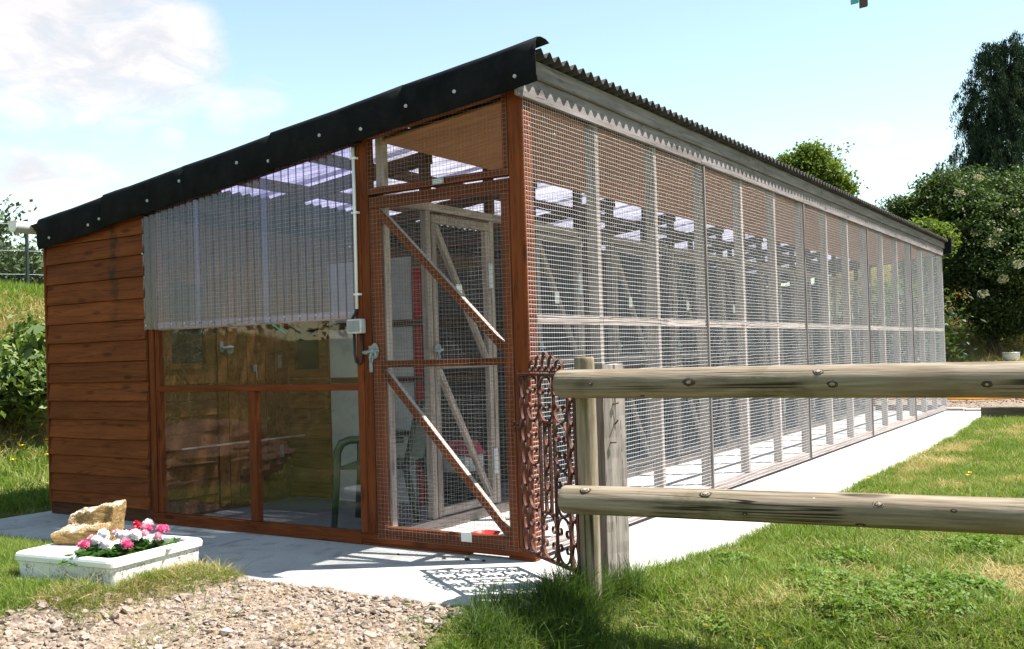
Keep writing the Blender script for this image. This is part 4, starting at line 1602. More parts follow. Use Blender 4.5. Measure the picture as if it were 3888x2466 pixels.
for i in range(len(zs) - 1):
    for k in range(8):
        fs.append((i * 8 + k, i * 8 + (k + 1) % 8, (i + 1) * 8 + (k + 1) % 8, (i + 1) * 8 + k))
fs += [tuple(range(8)), tuple((len(zs) - 1) * 8 + k for k in range(8))]
# lay the mesh along local X so that the grain runs up the post
mbp.add([(z, y, -x) for x, y, z in vs], fs)
PW = Matrix.Translation((0.585, -0.235, 0)) @ Matrix.Rotation(R(60), 4, 'Z')
mbp.build('post', 'grey_timber', oldp, PW @ Matrix(((0, 0, -1, 0), (0, 1, 0, 0), (1, 0, 0, 0), (0, 0, 0, 1))))
for (x, z, a) in ((-0.008, 0.845, 0.2), (-0.004, 0.752, 1.0), (-0.028, 0.665, 0.0)):
    m = MB()
    m.tube([(x, -0.030, z), (x + 0.002, -0.044, z), (x + 0.022 * math.cos(a), -0.052, z + 0.022 * math.sin(a))], 0.0035, 6)
    m.build('nail', 'rusty_iron', oldp, PW)

# ------------------------------------------------------------------ stoneware sink planter
def rrect(u0, u1, v0, v1, r_, n=5):
    pts = []
    for cx_, cy_, a0 in ((u1 - r_, v1 - r_, 0), (u0 + r_, v1 - r_, 90), (u0 + r_, v0 + r_, 180), (u1 - r_, v0 + r_, 270)):
        for k in range(n + 1):
            t = R(a0 + 90 * k / n)
            pts.append((cx_ + r_ * math.cos(t), cy_ + r_ * math.sin(t)))
    return pts


TU, TV, TH = 0.69, 0.615, 0.150
tdir = (Vector((-2.17, -1.545)) - Vector((-1.488, -1.465))).normalized()
# local x runs along the front towards the right end, local y to the back
tang = math.atan2(-tdir.y, -tdir.x)
TW = Matrix.Translation((-1.488 + tdir.x * TU, -1.465 + tdir.y * TU, 0.010)) @ Matrix.Rotation(tang, 4, 'Z')
sink = thing('sink_planter', 'shallow white glazed sink used as a planter on the grass edge', 'planter', tuple(TW.translation), tang)
m = MB()
loops = [(0.020, 0.0, 0.03), (0.012, 0.006, 0.03), (0.006, TH - 0.052, 0.032), (0.004, TH - 0.046, 0.032), (-0.006, TH - 0.040, 0.034), (-0.008, TH - 0.018, 0.036), (-0.004, TH - 0.006, 0.038), (0.006, TH, 0.040), (0.020, TH, 0.04)]
vs, fs = [], []
for ins, z, rr in loops:
    vs += [(u, v, z) for u, v in rrect(ins, TU - ins, ins, TV - ins, max(0.01, rr))]
n = 24
for i in range(len(loops) - 1):
    for k in range(n):
        fs.append((i * n + k, i * n + (k + 1) % n, (i + 1) * n + (k + 1) % n, (i + 1) * n + k))
fs.append(tuple(range(n)))
m.add(vs, fs)
# inner rim: basin on the right, drainer on the left
BU0, BU1, BV0, BV1 = 0.335, TU - 0.03, 0.03, TV - 0.03
top = [(u, v, TH) for u, v in rrect(0.020, TU - 0.020, 0.020, TV - 0.020, 0.04)]
bas = [(u, v, TH) for u, v in rrect(BU0, BU1, BV0, BV1, 0.04)]
b2 = [(u, v, TH - 0.010) for u, v in rrect(BU0 + 0.006, BU1 - 0.006, BV0 + 0.006, BV1 - 0.006, 0.038)]
b3 = [(u, v, TH - 0.10) for u, v in rrect(BU0 + 0.02, BU1 - 0.02, BV0 + 0.02, BV1 - 0.02, 0.03)]
fs = [(k, (k + 1) % n, n + (k + 1) % n, n + k) for k in range(n)] + [(n + k, n + (k + 1) % n, 2 * n + (k + 1) % n, 2 * n + k) for k in range(n)] + \
     [(2 * n + k, 2 * n + (k + 1) % n, 3 * n + (k + 1) % n, 3 * n + k) for k in range(n)] + [tuple(3 * n + k for k in range(n))]
m.add(top + bas + b2 + b3, fs)
m.build('basin', 'glazed_stoneware', sink, TW, smooth=False)
ms = MB()
gv, gf = [], []
for i in range(13):
    for j in range(19):
        u = BU0 + 0.018 + (BU1 - BU0 - 0.036) * i / 12
        v = BV0 + 0.018 + (BV1 - BV0 - 0.036) * j / 18
        gv.append((u, v, TH - 0.05 + 0.02 * mnoise.noise((u * 12, v * 12, 1.0))))
for i in range(12):
    for j in range(18):
        gf.append((i * 19 + j, (i + 1) * 19 + j, (i + 1) * 19 + j + 1, i * 19 + j + 1))
ms.add(gv, gf)
ms.build('soil', 'soil', sink, TW)


def driftwood():
    """rugged block of old wood: low ledge in front, a higher broken tier behind"""
    nu_, nv_ = 56, 44
    LU, LV = 0.30, 0.23
    top, vs, fs = {}, [], []
    N = mnoise.noise

    def edge(u, v):                           # ragged plan outline
        k = 1 + 0.10 * N((u * 5 + 2, v * 5, 3.0)) + 0.05 * N((u * 16, v * 16, 7.0))
        return u * k, v * k
    for i in range(nu_ + 1):
        for j in range(nv_ + 1):
            a, b = i / nu_ - .5, j / nv_ - .5
            u, v = edge(a * LU, b * LV)
            tier = max(0, min(1, (b * 1.0 + 0.22 * a + 0.03 + 0.10 * N((a * 4, 1.3, 0))) / 0.09))
            h = 0.082 + 0.030 * (b + .5) + 0.030 * a
            h += tier * (0.068 + 0.035 * a + 0.012 * N((a * 9, b * 9, 2)))
            s_ = b * 1.0 - 0.55 * a             # grain runs across the block
            h += 0.0075 * N((s_ * 42, a * 5, 1)) + 0.004 * N((s_ * 95, a * 9, 5)) + 0.012 * N((a * 6, b * 7, 9))
            rim = min(i, nu_ - i) / 3.0, min(j, nv_ - j) / 3.0
            h -= 0.014 * max(0, 1 - min(rim)) ** 2
            top[i, j] = len(vs)
            vs.append((u, v, h))
    for i in range(nu_):
        for j in range(nv_):
            fs.append((top[i, j], top[i + 1, j], top[i + 1, j + 1], top[i, j + 1]))
    loop = [(i, 0) for i in range(nu_)] + [(nu_, j) for j in range(nv_)] + [(i, nv_) for i in range(nu_, 0, -1)] + [(0, j) for j in range(nv_, 0, -1)]
    prev = [top[q] for q in loop]
    for lv in range(1, 7):
        t = lv / 6
        row = []
        for k, q in enumerate(loop):
            x, y, z = vs[top[q]]
            inn = 1 - 0.16 * t ** 1.6 + 0.035 * N((x * 18, y * 18, t * 9)) + 0.02 * N((x * 60, y * 60, t * 4))
            row.append(len(vs))
            vs.append((x * inn, y * inn, z * (1 - t)))
        n_ = len(loop)
        for k in range(n_):
            fs.append((prev[k], row[k], row[(k + 1) % n_], prev[(k + 1) % n_]))
        prev = row
    fs.append(tuple(prev))
    m = MB()
    m.add(vs, fs)
    return m


wmat, wtn, wb = new_mat('driftwood')
vv = wtn.n('ShaderNodeTexCoord').outputs['Object']
sv = wtn.n('ShaderNodeVectorMath', {0: vv, 1: (7, 45, 60)}, operation='MULTIPLY').outputs[0]
n1 = wtn.noise(sv, 1.0, 6, 0.65, 1.0)
n2 = wtn.noise(vv, 7, 4, 0.6)
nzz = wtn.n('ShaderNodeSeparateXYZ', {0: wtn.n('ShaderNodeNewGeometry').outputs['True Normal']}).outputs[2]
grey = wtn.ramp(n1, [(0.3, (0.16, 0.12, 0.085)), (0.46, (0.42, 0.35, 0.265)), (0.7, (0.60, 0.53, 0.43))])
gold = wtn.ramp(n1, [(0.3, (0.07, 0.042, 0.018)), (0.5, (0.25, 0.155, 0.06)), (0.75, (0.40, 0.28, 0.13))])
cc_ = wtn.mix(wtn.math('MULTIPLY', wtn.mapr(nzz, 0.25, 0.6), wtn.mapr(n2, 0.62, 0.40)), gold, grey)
setp(wtn, wb, col=cc_, rough=0.9, spec=0.15, normal=bump(wtn, n1, 0.9, 0.012))
LW = TW @ Matrix.Translation((0.165, 0.33, TH - 0.001)) @ Matrix.Rotation(R(14), 4, 'Z')
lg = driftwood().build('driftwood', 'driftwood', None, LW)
tag(lg, 'rough split block of old wood resting on the left half of the sink', 'log')


# daisies
def head_mesh(kind, r_, rings, mat):
    """double daisy: rings of small petals over a dome"""
    m = MB()
    rs_ = random.Random(hash(kind) % 1000 + 3)
    for ri in range(rings):
        el = R(-18 + 88 * ri / max(1, rings - 1))
        cnt = max(4, int(20 * math.cos(el)) + 3)
        for k in range(cnt):
            az = 2 * math.pi * (k + rs_.uniform(-.3, .3)) / cnt + ri
            e2 = el + rs_.uniform(-.12, .12)
            d = Vector((math.cos(az) * math.cos(e2), math.sin(az) * math.cos(e2), math.sin(e2)))
            t = Vector((-math.sin(az), math.cos(az), 0))
            R_ = r_ * rs_.uniform(0.88, 1.06)
            wv = r_ * 0.13
            a = d * R_ * 0.35
            b_ = d * R_ * 0.8
            c = d * R_ + Vector((0, 0, r_ * 0.06))
            m.add([a - t * wv * .5, a + t * wv * .5, b_ + t * wv, c + t * wv * .5, c - t * wv * .5, b_ - t * wv], [(0, 1, 2, 5), (5, 2, 3, 4)])
    m.tube([(0, 0, -r_ * 0.2), (0, 0, r_ * 0.55)], r_ * 0.42, 8)
    return m.mesh('flower_head', mat)


HEADS = {'white': head_mesh('white', 0.033, 7, 'white_petal'), 'pink': head_mesh('pink', 0.030, 5, 'pink_petal'),
         'pale': head_mesh('pale', 0.029, 5, 'pale_pink_petal'), 'red': head_mesh('red', 0.024, 4, 'crimson_petal')}


def leaf_tuft(m, c, n_, L, rs_, spread=1.0):
    for k in range(n_):
        az = rs_.uniform(0, 6.283)
        el = rs_.uniform(0.15, 1.0)
        l = L * rs_.uniform(0.6, 1.1)
        d = Vector((math.cos(az) * math.cos(el), math.sin(az) * math.cos(el), math.sin(el)))
        t = Vector((-math.sin(az), math.cos(az), 0))
        o = Vector(c) + Vector((rs_.uniform(-1, 1), rs_.uniform(-1, 1), 0)) * 0.02 * spread
        wv = l * 0.26
        p1 = o + d * l * 0.55
        p2 = o + d * l + Vector((0, 0, -l * 0.25))
        m.add([o, p1 + t * wv, p2, p1 - t * wv], [(0, 1, 2, 3)])


def daisy_plant(name, label, fl, loc_uv, seed, leaves=26):
    rs_ = random.Random(seed)
    u, v = loc_uv
    base = TW @ Vector((u, v, TH - 0.045))
    o = thing('daisy_plant', label, 'flower', tuple(base), group='daisies in the sink planter')
    m = MB()
    for k in range(6):
        leaf_tuft(m, base + Vector((rs_.uniform(-.07, .07), rs_.uniform(-.07, .07), 0.012)), int(leaves * 0.8), 0.105, rs_, 2.4)
    m.build('foliage', 'flower_leaf', o)
    for kind, du, dv, h in fl:
        p = TW @ Vector((u + du, v + dv, TH - 0.045 + h * 0.86))
        m = MB()
        mid = base.lerp(p, 0.5) + Vector((0, 0, 0.01))
        m.tube([base, mid, p], 0.0022, 5)
        m.build('stem', 'flower_leaf', o)
        tilt = Matrix.Rotation(rs_.uniform(-.45, .45), 4, 'X') @ Matrix.Rotation(rs_.uniform(-.45, .45), 4, 'Y')
        place(bpy.data.objects.new('flower_head', HEADS[kind]), o, Matrix.Translation(p) @ tilt @ Matrix.Scale(rs_.uniform(.9, 1.1), 4))


# u runs to the right end, v to the back
daisy_plant('daisy_plant', 'white double daisies in front with small pink ones beside the wood block',
            [('white', 0.02, 0.00, 0.115), ('white', 0.00, 0.055, 0.135), ('pale', -0.075, 0.05, 0.10), ('pink', -0.05, -0.02, 0.09), ('pink', -0.09, 0.0, 0.075),
             ('pale', 0.02, 0.12, 0.13)], (0.42, 0.14), 1, 36)
daisy_plant('daisy_plant', 'big white double daisies in the middle of the sink planter',
            [('white', 0.05, 0.0, 0.13), ('white', 0.085, 0.03, 0.135), ('white', -0.03, -0.06, 0.085), ('white', -0.02, 0.03, 0.12), ('pale', 0.07, -0.03, 0.10),
             ('pink', 0.11, -0.05, 0.09), ('red', 0.0, 0.07, 0.125)], (0.50, 0.22), 2, 36)
daisy_plant('daisy_plant', 'crimson double daisies at the back of the sink planter',
            [('red', 0.0, 0.0, 0.175), ('red', 0.03, -0.02, 0.155), ('red', 0.035, 0.02, 0.165), ('red', 0.01, -0.04, 0.135), ('white', 0.05, 0.03, 0.17), ('pale', 0.065, -0.01, 0.155)], (0.50, 0.34), 3, 24)
daisy_plant('daisy_plant', 'bright pink double daisies towards the far right corner of the sink',
            [('pink', -0.02, 0.02, 0.165), ('pink', 0.03, -0.01, 0.15), ('pale', 0.06, -0.07, 0.13), ('pink', 0.10, 0.0, 0.15), ('pale', 0.105, -0.03, 0.11), ('pink', 0.08, 0.04, 0.14)], (0.55, 0.36), 4, 30)
mlf = MB()
rs = random.Random(12)
for k in range(9):
    leaf_tuft(mlf, TW @ Vector((-0.02 + 0.02 * rs.random() + 0.05 * k, -0.02 - 0.03 * rs.random(), 0.0)), 7, 0.075, rs)
wd = mlf.build('weed_leaves', 'weed_leaf')
tag(wd, 'low broad leaved weeds growing against the front of the sink', 'weeds', kind='stuff')

# ------------------------------------------------------------------ things inside the first pen
chair = thing('garden_chair', 'dark green plastic garden armchair with perforated back behind the glass', 'chair', (-1.55, 0.62, 0), R(0))
CW = Matrix.Translation((-1.53, 0.62, 0)) @ Matrix.Rotation(R(24), 4, 'Z')     # seat faces local -x
m = MB()
for y in (-0.25, 0.25):
    m.tube([(-0.27, y, 0.0), (-0.245, y, 0.30), (-0.235, y, 0.50), (-0.205, y, 0.555), (-0.15, y, 0.578), (0.0, y, 0.582), (0.20, y * 0.95, 0.57)], [0.020, 0.023, 0.026, 0.028, 0.027, 0.024, 0.02], 10)
m.build('arm', 'dark_green_plastic', chair, CW, smooth=True)
for y in (-0.23, 0.23):
    m = MB()
    m.tube([(0.20, y, 0.42), (0.29, y * 1.08, 0.0)], [0.024, 0.018], 10)
    m.build('leg', 'dark_green_plastic', chair, CW, smooth=True)
m = MB()
m.box((-0.22, -0.23, 0.385), (0.20, 0.23, 0.41))
m.build('seat', 'dark_green_plastic', chair, CW)
m = MB()
nu_, nv_ = 11, 9
for i in range(nu_ + 1):                                     # perforated back: ribs and cross pieces
    y = -0.21 + 0.42 * i / nu_
    m.box((0.0, y - 0.011, 0.42), (0.012, y + 0.011, 0.80 - 0.10 * (abs(y) / 0.21) ** 3))
for j in range(nv_ + 1):
    z = 0.43 + 0.33 * j / nv_
    m.box((-0.001, -0.215, z - 0.010), (0.011, 0.215, z + 0.010))
BM = CW @ Matrix.Translation((0.20, 0, 0.41)) @ Matrix.Rotation(R(14), 4, 'Y') @ Matrix.Translation((0, 0, -0.41))
m.build('backrest', 'sage_plastic', chair, BM)
m = MB()
m.tube([(0.006, -0.23, 0.42), (0.006, -0.235, 0.72), (0.006, -0.17, 0.81), (0.006, 0, 0.835), (0.006, 0.17, 0.81), (0.006, 0.235, 0.72), (0.006, 0.23, 0.42)], 0.018, 8)
m.build('back_frame', 'dark_green_plastic', chair, BM, smooth=True)

m = MB()
pts = [(0.085 * math.cos(t), 0.085 * math.sin(t)) for t in np.linspace(0, 2 * math.pi, 25)[:-1]]
vs = [(x * k, y * k, z) for k, z in ((0.75, 0.0), (1.0, 0.035), (1.06, 0.037), (0.97, 0.032), (0.72, 0.008)) for x, y in pts]
fs = [(i * 24 + k, i * 24 + (k + 1) % 24, (i + 1) * 24 + (k + 1) % 24, (i + 1) * 24 + k) for i in range(4) for k in range(24)]
fs += [tuple(range(24)), tuple(96 + k for k in range(24))]
m.add(vs, fs)
o = m.build('feeding_dish', 'red_plastic', None, Matrix.Translation((-0.62, 0.45, 0.0)), smooth=True)
tag(o, 'shallow red dish on the sunlit floor just inside the front door', 'dish')

crate = thing('storage_crate', 'dark storage crate on the pen floor behind the first inner door', 'crate', (-1.55, 1.60, 0))
m = MB()
for s in (-1, 1):
    m.box((-1.55 + s * 0.17 - 0.008, 1.44, 0.0), (-1.55 + s * 0.17 + 0.008, 1.76, 0.22))
    m.box((-1.728, 1.60 + s * 0.16 - 0.008, 0.0), (-1.372, 1.60 + s * 0.16 + 0.008, 0.22))
m.box((-1.72, 1.45, 0.0), (-1.38, 1.75, 0.01))
m.build('crate_body', 'black_rubber', crate)
m = MB()
m.box((-1.735, 1.425, 0.221), (-1.365, 1.775, 0.24))
m.build('lid', 'black_rubber', crate)
m = MB()
m.box((-1.68, 1.47, 0.242), (-1.48, 1.70, 0.36))
bx = m.build('cardboard_box', 'card')
tag(bx, 'small white cardboard box standing on the dark crate', 'box')
m = MB()
gvv, gff = [], []
for i in range(13):
    for j in range(9):
        x, y = -0.14 + 0.28 * i / 12, -0.11 + 0.22 * j / 8
        e = min(1, 6 * min(i, 12 - i) / 12) * min(1, 6 * min(j, 8 - j) / 8)
        gvv.append((x, y, 0.10 * e + 0.02 * mnoise.noise((x * 14, y * 14, 3))))
for i in range(12):
    for j in range(8):
        gff.append((i * 9 + j, (i + 1) * 9 + j, (i + 1) * 9 + j + 1, i * 9 + j + 1))
m.add(gvv, gff)
m.add([(x, y, -0.002) for x, y, z in gvv if True][:0], [])
pc = m.build('folded_blanket', 'pink_cloth', None, Matrix.Translation((-1.58, 1.585, 0.362)))
tag(pc, 'crumpled pinkish red blanket heaped on the white box', 'blanket')
m = MB()
m.box((-0.002, 0, 0), (0.0, 0.006, 0.0))
tw = MB()
tw.tube([(-1.93, -0.012, 1.338), (-1.86, -0.03, 1.325), (-1.79, -0.034, 1.29), (-1.735, -0.036, 1.262)], [0.0035, 0.0035, 0.0045, 0.004], 6)
tag(tw.build('twine_end', 'green_twine', None, smooth=True), 'short loose end of green twine hanging below the clear corrugated sheet', 'twine')

# ------------------------------------------------------------------ far yard and odds and ends
def gz(x, y):
    return float(ground_z(np.array([x]), np.array([y]))[0])


T0 = (0.70, 10.86)
sl = timber('sleeper', None, (0.70, 10.90, 0.06), (3.3, 11.02, 0.07), 0.20, 0.12, mat='sleeper_wood', bev=0.008)
tag(sl, 'dark timber sleeper edging the lawn beside the end of the path', 'sleeper')
m = MB()
hp = []
for (x, y) in ((-3.2, 13.9), (-1.5, 13.5), (-0.4, 13.3), (0.1, 13.18), (0.45, 13.20), (0.8, 13.35), (1.2, 13.9), (1.6, 13.3), (1.1, 13.15), (0.9, 13.7), (1.5, 14.3), (2.4, 14.0), (3.4, 14.2)):
    hp.append(Vector((x, y, 0)))
pl_ = []
for i in range(len(hp) - 1):
    for k in range(5):
        t = k / 5
        a, b, c, d = hp[max(i - 1, 0)], hp[i], hp[i + 1], hp[min(i + 2, len(hp) - 1)]
        p = 0.5 * ((2 * b) + (-a + c) * t + (2 * a - 5 * b + 4 * c - d) * t * t + (-a + 3 * b - 3 * c + d) * t ** 3)
        pl_.append((p.x, p.y, gz(p.x, p.y) + 0.055))
m.tube(pl_, 0.018, 8)
tag(m.build('garden_hose', 'orange_hose', None, smooth=True), 'orange garden hose trailing across the pale gravel behind the shed', 'hose')
for i, (x, y, lab) in enumerate(((0.06, 12.72, 'flat pale paving block nearest the far corner of the shed'), (0.40, 12.66, 'flat pale paving block set into the gravel at the end of the path'))):
    m = MB()
    m.box((-0.16, -0.13, 0), (0.16, 0.13, 0.05))
    o = m.build('paving_block', 'concrete', None, Matrix.Translation((x, y, gz(x, y) - 0.005)) @ Matrix.Rotation(0.2 * i, 4, 'Z'))
    tag(o, lab, 'paving block', 'paving blocks beyond the path')

pz = gz(0.49, 16.65)
pot = thing('flower_pot', 'round white pot on a flat stone at the foot of the dark bank', 'pot', (0.49, 16.65, pz))
m = MB()
N = 28
pr = [(0.085, 0.0), (0.118, 0.02), (0.142, 0.07), (0.150, 0.12), (0.150, 0.150), (0.158, 0.152), (0.158, 0.170), (0.146, 0.170), (0.138, 0.12), (0.10, 0.05)]
vs = [(r_ * math.cos(2 * math.pi * k / N), r_ * math.sin(2 * math.pi * k / N), z) for r_, z in pr for k in range(N)]
fs = [(i * N + k, i * N + (k + 1) % N, (i + 1) * N + (k + 1) % N, (i + 1) * N + k) for i in range(len(pr) - 1) for k in range(N)]
fs += [tuple(range(N)), tuple((len(pr) - 1) * N + k for k in range(N))]
m.add(vs, fs)
m.build('pot', 'white_plastic', pot, Matrix.Translation((0.49, 16.65, pz + 0.075)), smooth=True)
m = MB()
m.box((-0.26, -0.2, -0.08), (0.26, 0.2, 0.074))
slb = m.build('stone_block', 'concrete', None, Matrix.Translation((0.50, 16.66, pz)))
tag(slb, 'flat stone block under the white pot at the bank', 'stone block')

# slats dangling from a line just above the view
hl = thing('washing_line', 'thin overhead line stretched above the view', 'line', (2.47, -3.23, 1.62))
m = MB()
m.tube([(-1.5, -5.6, 1.72), (2.462, -3.235, 1.600), (6.5, -0.83, 1.72)], 0.0015, 6)
m.build('line', 'black_rubber', hl)
m = MB()
for sx in (-1.5, 6.5):
    y = -5.6 if sx < 0 else -0.83
    m.tube([(sx, y, -0.3), (sx, y, 1.76)], 0.03, 8)
m.build('pole', 'dark_post', hl)


def hang(lab, mat, c, zb, wd, slant):
    c = Vector(c)
    f = Vector((math.cos(R(-32)), math.sin(R(-32)) * -1 * -1, 0))
    f = rgt0.copy()
    a, b = c - f * wd / 2, c + f * wd / 2
    n_ = Vector((0, 0, 0)) + rgt0.cross(Vector((0, 0, 1))) * 0.002
    zt = 1.596
    vs = []
    for s in (-1, 1):
        vs += [a + n_ * s + Vector((0, 0, zb - c.z)), b + n_ * s + Vector((0, 0, zb + slant - c.z)), b + n_ * s + Vector((0, 0, zt - c.z)), a + n_ * s + Vector((0, 0, zt - c.z))]
    m_ = MB()
    m_.add(vs, [(0, 1, 2, 3), (7, 6, 5, 4), (0, 1, 5, 4), (1, 2, 6, 5), (2, 3, 7, 6), (3, 0, 4, 7)])
    o_ = m_.build('hanging_slat', mat)
    tag(o_, lab, 'slat', 'slats hanging into the top of the view')


hang('teal slat end dangling at the top edge, left of the brown one', 'teal_plastic', (2.4655, -3.233, 1.5), 1.4995, 0.0085, 0.0018)
hang('dark brown slat end dangling lowest at the top edge', 'brown_slat', (2.4745, -3.228, 1.5), 1.4945, 0.0090, 0.0020)

# crumbs of stone by the threshold
for i, (x, y, s, lab) in enumerate(((-0.36, -0.11, 0.016, 'largest dark clod of earth on the concrete below the door'), (-0.50, -0.13, 0.012, 'dark clod of earth left of the largest one by the door sill'),
                                    (-0.26, -0.10, 0.011, 'dark clod of earth nearest the slot under the door sill'), (-0.80, -0.15, 0.010, 'lone dark clod of earth far left of the others before the door'))):
    bm = bmesh.new()
    bmesh.ops.create_icosphere(bm, subdivisions=1, radius=s)
    for v in bm.verts:
        v.co *= random.uniform(0.75, 1.2)
        v.co.z *= 0.7
    me = bpy.data.meshes.new('clod')
    bm.to_mesh(me)
    bm.free()
    me.materials.append(MATS['soil'])
    o = place(bpy.data.objects.new('clod', me), None, Matrix.Translation((x, y, s * 0.45)))
    tag(o, lab, 'clod', 'clods of earth by the door')
print('objects built')

# ------------------------------------------------------------------ scattering (grass, stones): stuff
def scatter(name, pts, sources, scale, tilt, label, seed, zrot=None):
    """one object: instances of the (unlinked) source meshes on a cloud of points"""
    rg = np.random.default_rng(seed)
    n = len(pts)
    me = bpy.data.meshes.new(name)
    me.vertices.add(n)
    me.vertices.foreach_set('co', np.asarray(pts, np.float32).ravel())
    rot = np.stack([rg.normal(0, tilt, n), rg.normal(0, tilt, n), rg.uniform(0, 2 * np.pi, n)], 1).astype(np.float32)
    a = me.attributes.new('rot', 'FLOAT_VECTOR', 'POINT')
    a.data.foreach_set('vector', rot.ravel())
    a = me.attributes.new('sc', 'FLOAT', 'POINT')
    a.data.foreach_set('value', (np.asarray(scale) * rg.uniform(0.7, 1.25, n)).astype(np.float32))
    a = me.attributes.new('vi', 'INT', 'POINT')
    a.data.foreach_set('value', rg.integers(0, len(sources), n).astype(np.int32))
    ob = place(bpy.data.objects.new(name, me))
    tag(ob, label, kind='stuff')
    ng = bpy.data.node_groups.new(name, 'GeometryNodeTree')
    ng.interface.new_socket('Geometry', in_out='INPUT', socket_type='NodeSocketGeometry')
    ng.interface.new_socket('Geometry', in_out='OUTPUT', socket_type='NodeSocketGeometry')
    L = ng.links.new
    gi, go = ng.nodes.new('NodeGroupInput'), ng.nodes.new('NodeGroupOutput')
    jn = ng.nodes.new('GeometryNodeJoinGeometry')

    def attr(nm, typ):
        nd = ng.nodes.new('GeometryNodeInputNamedAttribute')
        nd.data_type = typ
        nd.inputs['Name'].default_value = nm
        return nd.outputs['Attribute']
    ar, asx, av = attr('rot', 'FLOAT_VECTOR'), attr('sc', 'FLOAT'), attr('vi', 'INT')
    for k, src in enumerate(sources):
        so = bpy.data.objects.new(name + '_source', src)
        oi = ng.nodes.new('GeometryNodeObjectInfo')
        oi.inputs['Object'].default_value = so
        cmp_ = ng.nodes.new('FunctionNodeCompare')
        cmp_.data_type = 'INT'
        cmp_.operation = 'EQUAL'
        L(av, cmp_.inputs[2])
        cmp_.inputs[3].default_value = k
        ip = ng.nodes.new('GeometryNodeInstanceOnPoints')
        L(gi.outputs[0], ip.inputs['Points'])
        L(cmp_.outputs[0], ip.inputs['Selection'])
        L(oi.outputs['Geometry'], ip.inputs['Instance'])
        L(ar, ip.inputs['Rotation'])
        L(asx, ip.inputs['Scale'])
        L(ip.outputs[0], jn.inputs[0])
    L(jn.outputs[0], go.inputs[0])
    md = ob.modifiers.new('scatter', 'NODES')
    md.node_group = ng
    return ob


def tuft(name, mat, blades, h, spread, lean, width, seed, segs=3, curl=0.5):
    rg = np.random.default_rng(seed)
    V, F = [], []
    o = 0
    for b in range(blades):
        az = rg.uniform(0, 2 * np.pi)
        r_ = spread * np.sqrt(rg.uniform())
        bx, by = r_ * np.cos(az), r_ * np.sin(az)
        la = rg.uniform(0, 2 * np.pi)
        ln = abs(rg.normal(0, lean)) + 0.08
        hh = h * rg.uniform(0.45, 1.15)
        wv = width * rg.uniform(0.7, 1.3)
        px, py = -np.sin(la + rg.normal(0, .6)), np.cos(la + rg.normal(0, .6))
        for s in range(segs + 1):
            t = s / segs
            out = hh * ln * (t + curl * t * t)
            z = hh * t * (1 - 0.30 * ln * t)
            ww = wv * (1 - t) ** 0.7 + 0.0002
            cx_, cy_ = bx + np.cos(la) * out, by + np.sin(la) * out
            V += [(cx_ - px * ww, cy_ - py * ww, z), (cx_ + px * ww, cy_ + py * ww, z)]
        for s in range(segs):
            F.append((o + 2 * s, o + 2 * s + 1, o + 2 * s + 3, o + 2 * s + 2))
        o += 2 * (segs + 1)
    return np_mesh(name, V, F, mat)


def clover_patch(seed, n=26, spread=0.07):
    rg = np.random.default_rng(seed)
    V, F = [], []
    for k in range(n):
        c = np.array([rg.normal(0, spread * .6), rg.normal(0, spread * .6), rg.uniform(0.018, 0.045)])
        a0 = rg.uniform(0, 6.28)
        tx, ty = rg.normal(0, .35, 2)
        s = rg.uniform(0.008, 0.014)
        for j in range(3):
            a = a0 + 2.094 * j
            d = np.array([np.cos(a), np.sin(a), tx * np.cos(a) + ty * np.sin(a) - .15])
            t = np.array([-np.sin(a), np.cos(a), -tx * np.sin(a) + ty * np.cos(a)])
            o = len(V)
            V += [c, c + d * s + t * s * .62, c + d * s * 1.5, c + d * s - t * s * .62]
            F.append((o, o + 1, o + 2, o + 3))
    return np_mesh('clover_tuft', V, F, 'clover')


def stone_mesh(seed):
    bm = bmesh.new()
    bmesh.ops.create_icosphere(bm, subdivisions=1, radius=0.5)
    rs_ = random.Random(seed)
    ax = [Vector((rs_.gauss(0, 1), rs_.gauss(0, 1), rs_.gauss(0, 1))).normalized() for _ in range(7)]
    lim = [rs_.uniform(0.22, 0.42) for _ in ax]
    for v in bm.verts:
        for a, l in zip(ax, lim):                        # chop flat facets off
            d = v.co.dot(a)
            if d > l:
                v.co -= a * (d - l)
        v.co.x *= rs_.uniform(1.1, 1.4)
        v.co.z *= 0.62
    me = bpy.data.meshes.new('stone')
    bm.to_mesh(me)
    bm.free()
    me.materials.append(MATS['gravel_stone'])
    return me


TG = [tuft('grass_tuft', 'grass_green', 26, 0.050, 0.035, 0.75, 0.0019, s) for s in range(4)]
TD = [tuft('dry_tuft', 'grass_dry', 24, 0.042, 0.04, 1.1, 0.0016, 20 + s) for s in range(3)]
TL = [tuft('long_tuft', 'grass_long', 22, 0.24, 0.045, 0.38, 0.0026, 40 + s, segs=5, curl=0.8) for s in range(4)]
TM = [tuft('edge_tuft', 'grass_green', 24, 0.10, 0.04, 0.6, 0.0022, 50 + s, segs=4) for s in range(4)]
TMD = [tuft('edge_dry_tuft', 'grass_dry', 26, 0.085, 0.05, 0.95, 0.0018, 60 + s, segs=4) for s in range(3)]
TS = [tuft('straw_tuft', 'straw', 26, 0.16, 0.10, 2.2, 0.0025, 70 + s, segs=3) for s in range(3)]
TB = [tuft('bank_tuft', 'grass_green', 34, 0.16, 0.13, 0.7, 0.006, 80 + s, segs=3) for s in range(3)]
TBD = [tuft('bank_dry_tuft', 'grass_dry', 34, 0.17, 0.14, 1.0, 0.005, 90 + s, segs=3) for s in range(3)]
CL = [clover_patch(s) for s in range(4)]
ST = [stone_mesh(s) for s in range(8)]


